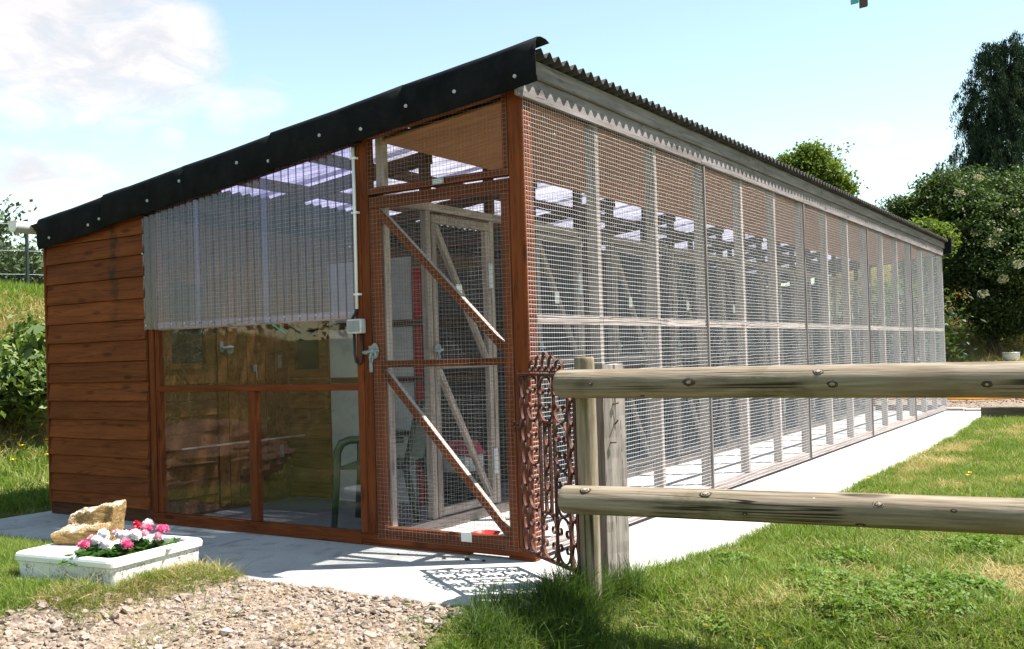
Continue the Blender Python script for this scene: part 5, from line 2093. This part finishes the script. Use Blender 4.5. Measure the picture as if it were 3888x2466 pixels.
def cloud(n, x0, x1, y0, y1, seed):
    rg = np.random.default_rng(seed)
    x, y = rg.uniform(x0, x1, n), rg.uniform(y0, y1, n)
    return x, y, rg


def with_z(x, y, dz=0.0):
    return np.stack([x, y, ground_z(x, y) + dz], 1)


def blocked(x, y):
    b = in_poly(x, y, SLAB) | ((x < 0.05) & (x > -4.3) & (y > -0.02) & (y < 12.5))
    # the sink
    d = np.stack([x - TW.translation.x, y - TW.translation.y], 1)
    u = d[:, 0] * math.cos(tang) + d[:, 1] * math.sin(tang)
    v = -d[:, 0] * math.sin(tang) + d[:, 1] * math.cos(tang)
    b |= (u > -0.03) & (u < TU + 0.025) & (v > -0.05) & (v < TV)
    return b


def dryness(x, y):
    return fbm(x * 1.3 + 3, y * 1.3 + 7, 5)


def sel(m, *a):
    return tuple(q[m] for q in a)


def in_view(x, y, pad=0.18):
    """keep only planting that the view or a small step aside can show"""
    dx, dy = x - 2.753, y + 4.468
    dep = dx * fwd.x + dy * fwd.y
    lat = dx * rgt0.x + dy * rgt0.y
    return (dep > 0.8) & (np.abs(lat) < dep * (0.512 + pad) + 0.5)


# lawn right of the path
x, y, rg = cloud(90000, 0.30, 7.5, -2.6, 11.0, 101)
ok = ~blocked(x, y) & ~gravel_mask(x, y) & in_view(x, y)
dist = np.hypot(x - 2.753, y + 4.468)
ok &= rg.uniform(size=len(x)) < np.clip(1.25 - dist / 16, 0.35, 1)
x, y, dist = sel(ok, x, y, dist)
dry = dryness(x, y) + rg.normal(0, 0.05, len(x))
isd = (dry > 0.61) | (rg.uniform(size=len(x)) < 0.15)
pts = with_z(x, y)
scg = 0.75 + 0.5 * fbm(x * 2 + 9, y * 2) + dist * 0.035
scatter('lawn_grass', pts[~isd], TG, scg[~isd], 0.15, 'short sunlit green lawn grass right of the concrete path', 1)
scatter('dry_grass', pts[isd], TD, scg[isd], 0.15, 'dry yellowed grass patches in the lawn', 2)
x, y, rg = cloud(26000, 0.7, 5.0, -2.2, 6.0, 102)
cm = fbm(x * 1.0 + 40, y * 1.0 + 11, 3)
spot = np.maximum.reduce([np.exp(-(((x - a) / r1) ** 2 + ((y - b) / r2) ** 2)) for a, b, r1, r2 in
                          ((0.89, 0.54, .11, .11), (1.43, 0.73, .18, .2), (1.45, 0.23, .2, .22), (1.87, 0.01, .25, .22), (1.66, -0.23, .22, .15), (1.41, 0.02, .12, .12), (1.99, 0.31, .2, .2), (1.94, 1.25, .25, .3))])
ok = ((cm * 0.75 + spot * 0.42 + rg.normal(0, 0.04, len(x))) > 0.60) & ~blocked(x, y) & in_view(x, y) & (rg.uniform(size=len(x)) < 0.42)
x, y = sel(ok, x, y)
scatter('clover_patch', with_z(x, y, 0.006), CL, np.full(len(x), 1.05), 0.2, 'dark green clover patches in the lawn', 3)

# grass edge along the path and slab: longer fringe
ex, ey = [], []
rg = np.random.default_rng(103)
for i in range(5, len(SLAB) - 1):
    a, b = np.array(SLAB[i]), np.array(SLAB[i + 1])
    L = np.hypot(*(b - a))
    k = int(L * (70 if a[1] < 3 else 30))
    t = rg.uniform(size=k)
    nn = np.array([b[1] - a[1], a[0] - b[0]]) / L
    off = np.abs(rg.normal(0, 0.05, k)) - 0.004
    ex += list(a[0] + (b[0] - a[0]) * t + nn[0] * off)
    ey += list(a[1] + (b[1] - a[1]) * t + nn[1] * off)
ex, ey = np.array(ex), np.array(ey)
scatter('edge_grass', with_z(ex, ey), TM, np.full(len(ex), 0.75), 0.2, 'longer grass fringing the edge of the path', 4)

# dark long clump at the foot of the fence post, seed stalks
x, y, rg = cloud(9000, 0.0, 1.25, -1.75, -0.2, 104)
dens = np.maximum.reduce([np.exp(-(((x - a) / r1) ** 2 + ((y - b) / r2) ** 2)) for a, b, r1, r2 in
                          ((0.36, -0.83, .10, .09), (0.45, -0.60, .08, .12), (0.56, -0.40, .07, .10), (0.40, -1.0, .12, .12), (0.65, -0.77, .12, .12), (0.68, -0.28, .06, .08))])
ok = (rg.uniform(size=len(x)) < dens * 0.25) & ~in_poly(x, y, [(-1, -0.86), (0.28, -0.86), (0.46, -0.36), (0.6, 0.2), (-1, 0.2)])
x, y = sel(ok, x, y)
scatter('long_grass', with_z(x, y), TL, 0.42 + 0.45 * fbm(x * 6, y * 6), 0.12, 'dark long grass clump at the foot of the log fence post', 5)
rg = np.random.default_rng(120)
x, y = rg.normal(0.545, 0.07, 105), rg.normal(-0.565, 0.08, 105)
ok = ~in_poly(x, y, [(-1, -0.86), (0.30, -0.86), (0.50, -0.36), (0.6, 0.2), (-1, 0.2)]) & (np.hypot(x - PPX.x, y - PPX.y) > 0.05)
x, y = sel(ok, x, y)
scatter('long_grass', with_z(x, y), TL, np.full(len(x), 0.72), 0.12, 'tall grass standing close round the foot of the log fence post', 21)
x, y, rg = cloud(6000, 0.10, 2.6, -2.2, 0.3, 105)
ok = (rg.uniform(size=len(x)) < 0.10 + 0.25 * np.exp(-(((x - .55) / .5) ** 2 + ((y + 1.0) / .4) ** 2))) & ~blocked(x, y) & ~gravel_mask(x, y)
x, y = sel(ok, x, y)
scatter('edge_grass', with_z(x, y), TM, np.full(len(x), 0.95), 0.15, 'tousled mid length grass in the foreground lawn', 6)

# left: grass round the sink, dry fringe towards the drive
x, y, rg = cloud(30000, -6.4, -1.15, -2.6, 2.6, 106)
gm = gravel_mask(x, y)
ok = ~blocked(x, y) & ~gm & in_view(x, y, 0.2)
x, y = sel(ok, x, y)
dd = np.where(y < -0.85, np.exp(-((x - (-1.50)) / 0.16) ** 2), 0)
isd = (dd * 0.5 + dryness(x, y) + rg.normal(0, .05, len(x))) > 0.68
pts = with_z(x, y)
scatter('lawn_grass', pts[~isd], TM, 0.36 + 0.42 * fbm(x * 2, y * 2 + 4)[~isd], 0.15, 'green grass around the sink planter and left of the shed', 7)
scatter('dry_grass', pts[isd], TMD, 0.42 + 0.35 * fbm(x * 3, y * 3)[isd], 0.2, 'dry straw coloured grass fringe beside the gravel', 8)
# fringe in front of the slab, right of the sink
x, y, rg = cloud(3600, -1.75, -1.18, -1.75, -0.85, 107)
edge = np.interp(y, [-1.75, -1.5, -1.1, -0.92], [-1.50, -1.46, -1.36, -1.22])
ok = (np.abs(x - edge + 0.03) < 0.09 + 0.05 * rg.normal(size=len(x))) & ~blocked(x, y)
x, y = sel(ok, x, y)
h = rg.uniform(size=len(x)) < 0.45
scatter('edge_grass', with_z(x, y)[~h], TM, np.full((~h).sum(), 0.58), 0.2, 'grass tufts growing along the slab right of the sink', 9)
scatter('dry_grass', with_z(x, y)[h], TMD, np.full(h.sum(), 0.62), 0.25, 'dry grass tufts along the slab right of the sink', 10)

# gravel stones
x, y, rg = cloud(80000, -4.2, 1.2, -4.4, -0.78, 108)
ok = gravel_mask(x, y) & ~blocked(x, y) & in_view(x, y, 0.2)
x, y = sel(ok, x, y)
size = np.clip(rg.lognormal(-3.82, 0.45, len(x)), 0.009, 0.07)
thin = rg.uniform(size=len(x)) < np.clip(0.30 + 0.9 * fbm(x * 2.2 + 30, y * 2.2), 0, 1) * np.where(size > 0.03, 0.6, 1.0)
x, y, size = sel(thin, x, y, size)
scatter('gravel_stones', with_z(x, y, 0.016), ST, size, 0.35, 'loose pale brown gravel stones of the drive', 11)
x, y, rg = cloud(5200, -3.8, 8.0, 12.5, 16.2, 109)
ok = in_view(x, y)
x, y = sel(ok, x, y)
scatter('gravel_stones', with_z(x, y, 0.02), ST, np.full(len(x), 0.035), 0.3, 'pale gravel of the yard behind the shed', 12)
# sprigs and straw on the gravel
x, y, rg = cloud(1500, -3.0, 0.8, -3.2, -0.95, 110)
ok = gravel_mask(x, y) & (rg.uniform(size=len(x)) < (fbm(x * 2 + 5, y * 2 + 1) > 0.52) * 0.42)
x, y = sel(ok, x, y)
scatter('straw_bits', with_z(x, y, 0.012), TS, np.full(len(x), 0.30), 0.1, 'bits of dry straw lying on the gravel', 13)
x, y, rg = cloud(700, -1.9, 0.6, -2.4, -0.95, 111)
ok = gravel_mask(x, y) & (fbm(x * 3 + 15, y * 3 + 1) > 0.60)
x, y = sel(ok, x, y)
scatter('gravel_weeds', with_z(x, y, 0.01), TM, np.full(len(x), 0.4), 0.3, 'small grass sprigs growing through the gravel', 14)

# bank on the left
x, y, rg = cloud(60000, -24, -4.6, -3.5, 16, 112)
ok = in_view(x, y, 0.25) & ~blocked(x, y)
x, y = sel(ok, x, y)
zb = ground_z(x, y)
dryb = fbm(x * 0.6 + 2, y * 0.6 + 9, 4) + rg.normal(0, .06, len(x))
band = np.exp(-((zb - 1.62) / 0.30) ** 2) * 0.30 + np.exp(-((zb - 0.55) / 0.35) ** 2) * 0.10
isd = (dryb + band) > 0.57
keepb = rg.uniform(size=len(x)) < np.where(x < -13.5, 0.35, 0.8)
p = np.stack([x, y, zb], 1)
scatter('bank_grass', p[~isd & keepb], TB, np.full((~isd & keepb).sum(), 0.85), 0.2, 'green grass on the bank left of the shed', 15)
scatter('dry_grass', p[isd & keepb], TBD, np.full((isd & keepb).sum(), 0.85), 0.25, 'straw coloured dry grass on the bank left of the shed', 16)
# bank behind the far end
x, y, rg = cloud(16000, -8, 10, 14.8, 26, 113)
ok = in_view(x, y)
x, y = sel(ok, x, y)
isd = fbm(x * 0.8, y * 0.8) > 0.5
scatter('bank_grass', with_z(x, y)[~isd], TB, np.full((~isd).sum(), 0.9), 0.2, 'shaded grass on the bank behind the shed', 17)
scatter('dry_grass', with_z(x, y)[isd], TBD, np.full(isd.sum(), 0.9), 0.3, 'dead grass litter on the bank behind the shed', 18)
def leaves_np(C, size, rg, up=0.35, asp=0.55, droop=0.0):
    """a folded diamond leaf at each centre"""
    n = len(C)
    nrm = rg.normal(size=(n, 3))
    nrm[:, 2] = np.abs(nrm[:, 2]) + up
    nrm /= np.linalg.norm(nrm, axis=1)[:, None]
    a = rg.normal(size=(n, 3))
    a[:, 2] -= droop
    a -= nrm * (a * nrm).sum(1)[:, None]
    a /= np.linalg.norm(a, axis=1)[:, None]
    b = np.cross(nrm, a)
    s = (size * rg.uniform(0.65, 1.3, n))[:, None]
    V = np.stack([C - a * s, C + b * s * asp + nrm * s * .12, C + a * s, C - b * s * asp + nrm * s * .12], 1).reshape(-1, 3)
    F = np.arange(4 * n).reshape(-1, 4)
    return V, F


# rough bank seen only as reflection in the panes
x, y, rg = cloud(9000, -16, -4.6, -9.5, -1.2, 114)
ok = ~in_view(x, y, 0.25) & ~gravel_mask(x, y)
x, y = sel(ok, x, y)
isd = fbm(x * 0.9, y * 0.9) > 0.47
scatter('dry_grass', with_z(x, y)[isd], TBD, np.full(isd.sum(), 1.2), 0.3, 'dry grass on the bank to the left, reflected in the panes', 19)
scatter('bank_grass', with_z(x, y)[~isd], TB, np.full((~isd).sum(), 1.1), 0.3, 'grass on the bank to the left, reflected in the panes', 20)
rg = np.random.default_rng(115)
C = []
for k in range(260):
    t = rg.uniform()
    c = np.array([-15.5 - 3.0 * t + rg.normal(0, .8), -15.0 + 15.5 * t + rg.normal(0, .5), 0])
    c[2] = gz(c[0], c[1]) + 5.6 * rg.uniform() ** 0.8
    C.append(c + rg.normal(0, 0.42, (90, 3)) * np.array([1, 1, .7]))
V, F = leaves_np(np.concatenate(C), 0.13, rg)
hd = place(bpy.data.objects.new('tall_hedge', np_mesh('tall_hedge', V, F, 'elder_leaf')))  # hedge added out of view to darken the panes and the front wall
tag(hd, 'unseen tall hedge added left of the view to darken the pane reflections', kind='stuff')
rs = random.Random(31)
bm = bmesh.new()
bmesh.ops.create_icosphere(bm, subdivisions=5, radius=1.0)
for v in bm.verts:
    n_ = mnoise.noise(v.co * 1.7) * 0.22 + mnoise.noise(v.co * 5) * 0.08 + mnoise.noise(Vector((v.co.x * 2, v.co.y * 2, v.co.z * 11))) * 0.09
    v.co *= 1 + n_
    v.co.x *= 0.62
    v.co.y *= 0.85
    v.co.z *= 0.36
me = bpy.data.meshes.new('boulder')
bm.to_mesh(me)
bm.free()
me.materials.append(MATS['stone_red'])
o = place(bpy.data.objects.new('boulder', me), None, Matrix.Translation((-4.75, -1.75, 0.20)))
tag(o, 'low reddish boulder in the grass left of the slab', 'boulder')

# buttercups
def buttercup(p, lab, group, h, s=1.0):
    o = thing('buttercup', lab, 'flower', p, random.uniform(0, 6), group)
    W = WM[o]
    m = MB()
    m.tube([(0, 0, 0), (0.006, 0.004, h * .6), (0.004, 0.01, h)], 0.0012, 5)
    m.build('stem', 'grass_green', o, W)
    m = MB()
    for k in range(5):
        a = 2 * math.pi * k / 5
        d, t = Vector((math.cos(a), math.sin(a), .55)), Vector((-math.sin(a), math.cos(a), 0))
        c = Vector((0.004, 0.01, h))
        r_ = 0.0125 * s
        m.add([c, c + d * r_ * .6 - t * r_ * .55, c + d * r_ * 1.15 - t * r_ * .3, c + d * r_ * 1.15 + t * r_ * .3, c + d * r_ * .6 + t * r_ * .55], [(0, 1, 2, 3, 4)])
    m.build('petals', 'yellow_petal', o, W)


BR = [((1.20, -0.63), 'leftmost yellow buttercup near the bottom edge of the lawn'),
      ((1.46, -0.64), 'yellow buttercup just left of another in the bottom foreground lawn'),
      ((1.53, -0.67), 'rightmost of the yellow buttercups along the bottom of the lawn'),
      ((1.45, -0.74), 'yellow buttercup cut by the bottom edge of the picture'),
      ((1.55, 1.47), 'yellow buttercup close under the lower fence rail, left of its neighbour'),
      ((1.63, 1.29), 'yellow buttercup a little below and right of one under the lower rail'),
      ((1.56, 3.84), 'farther of two yellow buttercups above the lower rail'),
      ((1.57, 3.67), 'nearer of two yellow buttercups above the lower rail'),
      ((0.91, 3.32), 'yellow buttercup at the very edge of the concrete path')]
for (bx_, by_), lab in BR:
    buttercup((bx_, by_, gz(bx_, by_)), lab, 'buttercups in the lawn', 0.10, 1.15)
BL = [((-8.009, 1.993), 'topmost yellow buttercup on the left bank'), ((-7.519, 1.671), 'yellow buttercup just below the topmost one on the left bank'),
      ((-7.224, 1.581), 'yellow buttercup between four others at the foot of the left bank'), ((-6.803, 1.204), 'lowest yellow buttercup at the foot of the left bank'),
      ((-7.342, 1.9), 'upper yellow buttercup close beside the shed corner'), ((-6.884, 1.625), 'lower yellow buttercup close beside the shed corner')]
for (bx_, by_), lab in BL:
    buttercup((bx_, by_, gz(bx_, by_)), lab, 'buttercups on the bank', 0.14, 2.0)


# ------------------------------------------------------------------ trees and shrubs
def crown_points(blobs, rg, per, clump=0.22, shell=0.55, sprig=0.06):
    """leaf clumps through several uneven ellipsoids, denser towards their skins"""
    P = []
    for (c, r_, wgt) in blobs:
        nc = int(per * wgt)
        d = rg.normal(size=(nc, 3))
        d /= np.linalg.norm(d, axis=1)[:, None]
        rad = (shell + (1 - shell) * rg.uniform(size=nc) ** 0.5)
        rad = np.where(rg.uniform(size=nc) < sprig, rg.uniform(1.05, 1.35, nc), rad)
        wob = 0.60 + 0.72 * np.array([mnoise.noise(Vector(tuple(q * 2.3)) + Vector(c)) * 0.5 + 0.5 for q in d])
        P.append(np.array(c) + d * (rad * wob)[:, None] * np.array(r_))
    return np.concatenate(P)


def tree(name, label, cat, base, trunk, blobs, leafmat, size, per, k, seed, group=None, droop=0.2, clump=0.25, limbs=7, tr=0.14, up=0.35, shell=0.55, flat=0.6):
    rg = np.random.default_rng(seed)
    rs_ = random.Random(seed)
    o = thing(name, label, cat, base, 0, group)
    cl = crown_points(blobs, rg, per, shell=shell)
    C = np.repeat(cl, k, 0) + rg.normal(0, clump, (len(cl) * k, 3)) * np.array([1, 1, flat])
    V, F = leaves_np(C, size, rg, up=up, droop=droop)
    b = np.array(base)
    co = bpy.data.objects.new('crown', np_mesh('crown', V - b, F, leafmat))
    place(co, o, Matrix.Translation(base))
    m = MB()
    top = Vector(trunk)
    bv = Vector(base) - Vector((0, 0, 0.3))
    m.tube([bv, bv.lerp(top, 0.3) + Vector((0.05, 0.03, 0)), bv.lerp(top, 0.7), top], [tr * 1.3, tr, tr * .7, tr * .4], 9)
    for i in range(limbs):
        c = Vector(tuple(cl[rs_.randrange(len(cl))]))
        s0 = bv.lerp(top, rs_.uniform(0.35, 0.95))
        mid = s0.lerp(c, 0.5) + Vector((0, 0, rs_.uniform(0.0, 0.3)))
        m.tube([s0, mid, c], [tr * .4, tr * .22, tr * .08], 6)
    m.build('trunk', 'bark', o, None, smooth=True)
    return o


def dirpt(px, py, depth):
    """place in the world seen at (px, py) of a 2408 px wide view, at a given depth: only used to choose where things stand"""
    return np.array(cam.matrix_world.translation) + depth * (np.array(rgt) * (px * 1.61462 - 1944) / 3795.95 - np.array(upv) * (py * 1.61462 - 1296) / 3795.95 + np.array(fwd))


# big oak left, beyond the wire fence
b_ = (-24.0, 9.6, gz(-24.0, 9.6))
tree('oak_tree', 'spreading oak with pale green leaves behind the wire fence on the left', 'tree', b_, (-24.0, 9.6, 6.0),
     [((-24.6, 9.2, 3.9), (2.4, 2.4, 1.7), 1.3), ((-23.0, 10.4, 3.5), (1.4, 1.4, 0.8), .6), ((-22.2, 11.2, 3.4), (0.8, 0.8, .55), .3), ((-25.5, 8.3, 3.7), (2.2, 2.2, 1.5), .9), ((-23.9, 9.0, 4.9), (1.0, 1.0, .6), .3)],
     'oak_leaf', 0.075, 520, 38, 201, clump=0.28, limbs=12, tr=0.28)
rs = random.Random(9)
for i, (hx, hy, hh, lab) in enumerate(((-21.5, 7.6, 1.1, 'leafy hedge bush at the far left edge behind the wire fence'), (-20.6, 9.0, 1.0, 'leafy hedge bush behind the wire fence post'),
                                  (-19.6, 10.5, 0.9, 'dark leafy hedge bush nearest the shed roof gutter'), (-18.4, 12.2, 0.9, 'leafy hedge bush hidden mostly by the shed corner'))):
    zb_ = gz(hx, hy)
    tree('hedge_bush', lab, 'bush', (hx, hy, zb_), (hx, hy, zb_ + hh), [((hx, hy, zb_ + hh * .7), (1.1, 1.1, hh * .75), 1.0)], 'oak_leaf', 0.075, 170, 20, 210 + i, 'hedge beyond the wire fence', limbs=4, tr=0.05)
# ash behind the roof
p0 = dirpt(1915, 440, 27)
bz = gz(p0[0], p0[1])
tree('ash_tree', 'young ash tree with bright yellow green leaves rising behind the roof', 'tree', (p0[0], p0[1], bz), (p0[0], p0[1], p0[2] + .2),
     [(tuple(dirpt(1915, 415, 27)), (0.75, 0.75, 0.80), 1.0), (tuple(dirpt(1900, 375, 27)), (0.38, 0.38, 0.36), .3), (tuple(dirpt(1850, 385, 27)), (0.20, 0.2, 0.16), .12), (tuple(dirpt(1975, 445, 27)), (0.30, 0.3, 0.28), .25),
      (tuple(dirpt(1935, 480, 27)), (0.7, 0.7, 0.6), .5)], 'ash_leaf', 0.050, 230, 42, 220, droop=0.9, clump=0.13, limbs=7, tr=0.10)

# elder with cream flower heads, in front of the conifer
eb = dirpt(2330, 800, 20.5)
ebz = gz(eb[0], eb[1])
blobs = []
for (px, py, dp, r_, wg) in ((2330, 560, 21.0, 1.25, 1.0), (2250, 520, 20.5, .85, .7), (2170, 490, 20.5, .42, .26), (2115, 488, 20.5, .22, .09), (2220, 450, 20.5, .45, .25), (2290, 460, 21, .65, .4), (2390, 480, 21, .8, .6),
                              (2400, 620, 20, 1.0, .8), (2300, 680, 20.5, 0.9, .7), (2270, 620, 20.2, .55, .4), (2360, 730, 20.2, .6, .5), (2440, 560, 21, 1.1, .6)):
    blobs.append((tuple(dirpt(px, py, dp)), (r_, r_, r_ * .82), wg))
el = tree('elder_bush', 'large dark elder bush with cream flower heads beyond the far end of the shed', 'bush', (eb[0], eb[1], ebz), (eb[0], eb[1], ebz + 2.6),
          blobs, 'elder_leaf', 0.036, 210, 76, 230, droop=0.7, clump=0.15, limbs=14, tr=0.11, shell=0.8, flat=0.42)
for i, (px, py, dp) in enumerate(((2295, 545, 19.75), (2332, 572, 19.6), (2345, 547, 19.7), (2255, 455, 19.9), (2300, 420, 20.2), (2385, 500, 19.9), (2312, 690, 19.4), (2358, 655, 19.3), (2395, 620, 18.9))):
    c = dirpt(px, py, dp)
    rg = np.random.default_rng(300 + i)
    n = 130
    a, r_ = rg.uniform(0, 6.28, n), 0.105 * np.sqrt(rg.uniform(size=n))
    tocam = np.array([0.1, -0.85, 0.5])
    C = c + np.stack([r_ * np.cos(a), r_ * np.sin(a) * .5, r_ * np.sin(a) * .8 + 0.02 - r_ * 0.3], 1)
    V, F = leaves_np(C, 0.021, rg, up=1.0, asp=0.9)
    fo = bpy.data.objects.new('flower_head', np_mesh('flower_head', V - c, F, 'cream_petal'))
    place(fo, el, Matrix.Translation(tuple(c)))
yb = dirpt(2180, 560, 17.5)
ybz = gz(yb[0], yb[1])
tree('young_bush', 'small yellow green bush showing just above the far end of the roof', 'bush', (yb[0], yb[1], ybz), (yb[0], yb[1], ybz + 1.6),
     [(tuple(dirpt(2165, 553, 17.5)), (0.34, 0.34, 0.20), 0.9), (tuple(dirpt(2200, 572, 17.5)), (0.24, 0.24, 0.17), .5), (tuple(dirpt(2150, 620, 17.5)), (0.3, 0.3, 0.3), .3)],
     'yellow_leaf', 0.036, 120, 40, 240, droop=0.5, clump=0.10, limbs=6, tr=0.04)
for i, (px, py, dp, r_, lab) in enumerate(((2130, 760, 19.0, .8, 'leafy shrub seen through the mesh near the far end of the shed'), (2050, 740, 19.5, .8, 'leafy shrub behind the far mesh wall, left of its neighbour'))):
    c = dirpt(px, py, dp)
    zb_ = gz(c[0], c[1])
    tree('shrub', lab, 'bush', (c[0], c[1], zb_), (c[0], c[1], zb_ + 1.0), [((c[0], c[1], zb_ + .8), (r_, r_, .9), 1.0)], 'elder_leaf', 0.06, 150, 20, 250 + i, limbs=5, tr=0.04)


def conifer():
    rg = np.random.default_rng(401)
    tops = [(dirpt(2325, 100, 31), 0.92), (dirpt(2378, 84, 31), 1.0)]
    base = dirpt(2360, 640, 31)
    bz_ = gz(base[0], base[1])
    o = thing('conifer_tree', 'tall dark weeping conifer with drooping fronds and twin tops on the right', 'tree', (base[0], base[1], bz_))
    C, A, S = [], [], []
    H = tops[1][0][2] - bz_
    m = MB()
    for ti, (tp, kk) in enumerate(tops):
        foot = np.array([base[0], base[1], bz_ - .3])
        m.tube([tuple(foot), tuple(foot * .5 + tp * .5), tuple(tp)], [0.22, 0.10, 0.015], 9)
        nb = 1150
        for i in range(nb):
            t = rg.uniform() ** 0.72                         # 0 top .. 1 bottom
            z = tp[2] - t * (H - 0.6)
            R_ = (0.14 + 2.75 * t ** 0.95) * (0.72 + 0.5 * rg.uniform()) * (0.86 + 0.34 * math.sin(9 * t + ti * 2))
            az = rg.uniform(0, 2 * np.pi)
            ax_ = foot + (tp - foot) * ((z - foot[2]) / (tp[2] - foot[2]))
            d = np.array([np.cos(az), np.sin(az), 0])
            rr = R_ * rg.uniform(0.35, 1.0)
            tip = np.array([ax_[0], ax_[1], z]) + d * rr
            L = rg.uniform(0.35, 0.95) * (0.5 + 0.6 * t)
            n = int(56 + 44 * L)
            s = np.sort(rg.uniform(size=n))
            P = tip + d * (0.16 * s[:, None]) + np.stack([np.zeros(n), np.zeros(n), 0.14 * np.sin(s * 2.2) - L * s ** 1.35], 1)
            P += rg.normal(0, 0.035 + 0.03 * s[:, None], (n, 3))
            C.append(P)
    C = np.concatenate(C)
    n = len(C)
    a = rg.normal(0, 0.35, (n, 3)) + np.array([0, 0, -1.0])
    a /= np.linalg.norm(a, axis=1)[:, None]
    b = np.cross(a, rg.normal(size=(n, 3)))
    b /= np.linalg.norm(b, axis=1)[:, None]
    s = rg.uniform(0.028, 0.070, n)[:, None]
    V = np.stack([C - a * s, C + b * s * .22, C + a * s, C - b * s * .24], 1).reshape(-1, 3)
    bb = np.array((base[0], base[1], bz_))
    place(bpy.data.objects.new('crown', np_mesh('crown', V - bb, np.arange(4 * n).reshape(-1, 4), 'conifer_leaf')), o, Matrix.Translation(tuple(bb)))
    m.build('trunk', 'bark', o, None, smooth=True)


conifer()

# broad leaved weeds against the bank, left of the shed
rg = np.random.default_rng(501)
C = []
for (px, py, dp, r_, n) in ((20, 880, 11.6, .55, 90), (75, 850, 11.4, .5, 100), (50, 910, 11.0, .5, 100), (95, 800, 11.6, .30, 50), (5, 940, 10.8, .45, 60), (100, 900, 10.9, .4, 70)):
    c = dirpt(px, py, dp)
    d = rg.normal(size=(n, 3))
    d /= np.linalg.norm(d, axis=1)[:, None]
    q = c + d * (rg.uniform(size=n) ** .4)[:, None] * np.array([r_, r_, r_ * .62])
    C.append(np.repeat(q, 12, 0) + rg.normal(0, 0.09, (n * 12, 3)))
C = np.concatenate(C)
C[:, 2] = np.maximum(C[:, 2], ground_z(C[:, 0], C[:, 1]) + 0.02)
V, F = leaves_np(C, 0.055, rg, up=0.5, droop=0.5, asp=0.5)
c2 = np.stack([dirpt(px, py, 10.9) for px, py in ((78, 790), (70, 812), (85, 822), (95, 785), (58, 830))])
V2, F2 = leaves_np(np.repeat(c2, 3, 0) + rg.normal(0, .05, (15, 3)), 0.13, rg, up=0.3, droop=0.6, asp=0.5)
wd2 = place(bpy.data.objects.new('bank_weeds', np_mesh('bank_weeds', np.concatenate([V, V2]), np.concatenate([F, F2 + len(V)]), 'weed_leaf')))
tag(wd2, 'thicket of broad leaved weeds growing on the bank left of the shed', kind='stuff')

# wire fence on top of the left bank
wf = thing('wire_fence', 'tall dark chain link fence standing along the top of the left bank', 'fence', (-13.3, 5.41, gz(-13.3, 5.41)))
fd = Vector((0.35, 0.937, 0)).normalized()
for k in range(-3, 4):
    p = Vector((-13.3, 5.41, 0)) + fd * 3.0 * k
    z0 = gz(p.x, p.y)
    m = MB()
    m.tube([(p.x, p.y, z0 - .2), (p.x, p.y, z0 + 1.28)], 0.030, 8)
    m.build('post', 'dark_post', wf)
V, F, o_ = [], [], 0
a0, a1, hgt = -9.0, 9.0, 1.22
dvec = np.array([fd.x, fd.y])
for k in range(int((a1 - a0 + hgt) / 0.085) + 1):
    for sgn in (1, -1):
        s0 = a0 + 0.085 * k - (hgt if sgn > 0 else 0)
        ss = np.array([s0, s0 + sgn * hgt]) if sgn > 0 else np.array([s0, s0 - hgt])
        zz = np.array([0.02, hgt])
        P = []
        for s_, z_ in zip(ss, zz):
            s_ = min(max(s_, a0), a1)
            q = np.array([-13.3, 5.41]) + dvec * s_
            P.append((q[0], q[1], gz(q[0], q[1]) + z_))
        P = np.array(P)
        for e in (-1, 1):
            for pp in P:
                V.append(pp + np.array([0, 0, 0.0022 * e]))
        for pp_i in (0,):
            F.append((o_, o_ + 1, o_ + 3, o_ + 2))
        o_ += 4
wm = place(bpy.data.objects.new('chain_link', np_mesh('chain_link', np.array(V), np.array(F), 'dark_post')), wf)
wm['kind'] = 'stuff'
for z_ in (0.35, 0.75, 1.2):
    m = MB()
    m.tube([(-13.3 + fd.x * s_, 5.41 + fd.y * s_, gz(-13.3 + fd.x * s_, 5.41 + fd.y * s_) + z_) for s_ in np.linspace(-9, 9, 25)], 0.004, 5)
    m.build('straining_wire', 'galvanised', wf)
print('planting done')
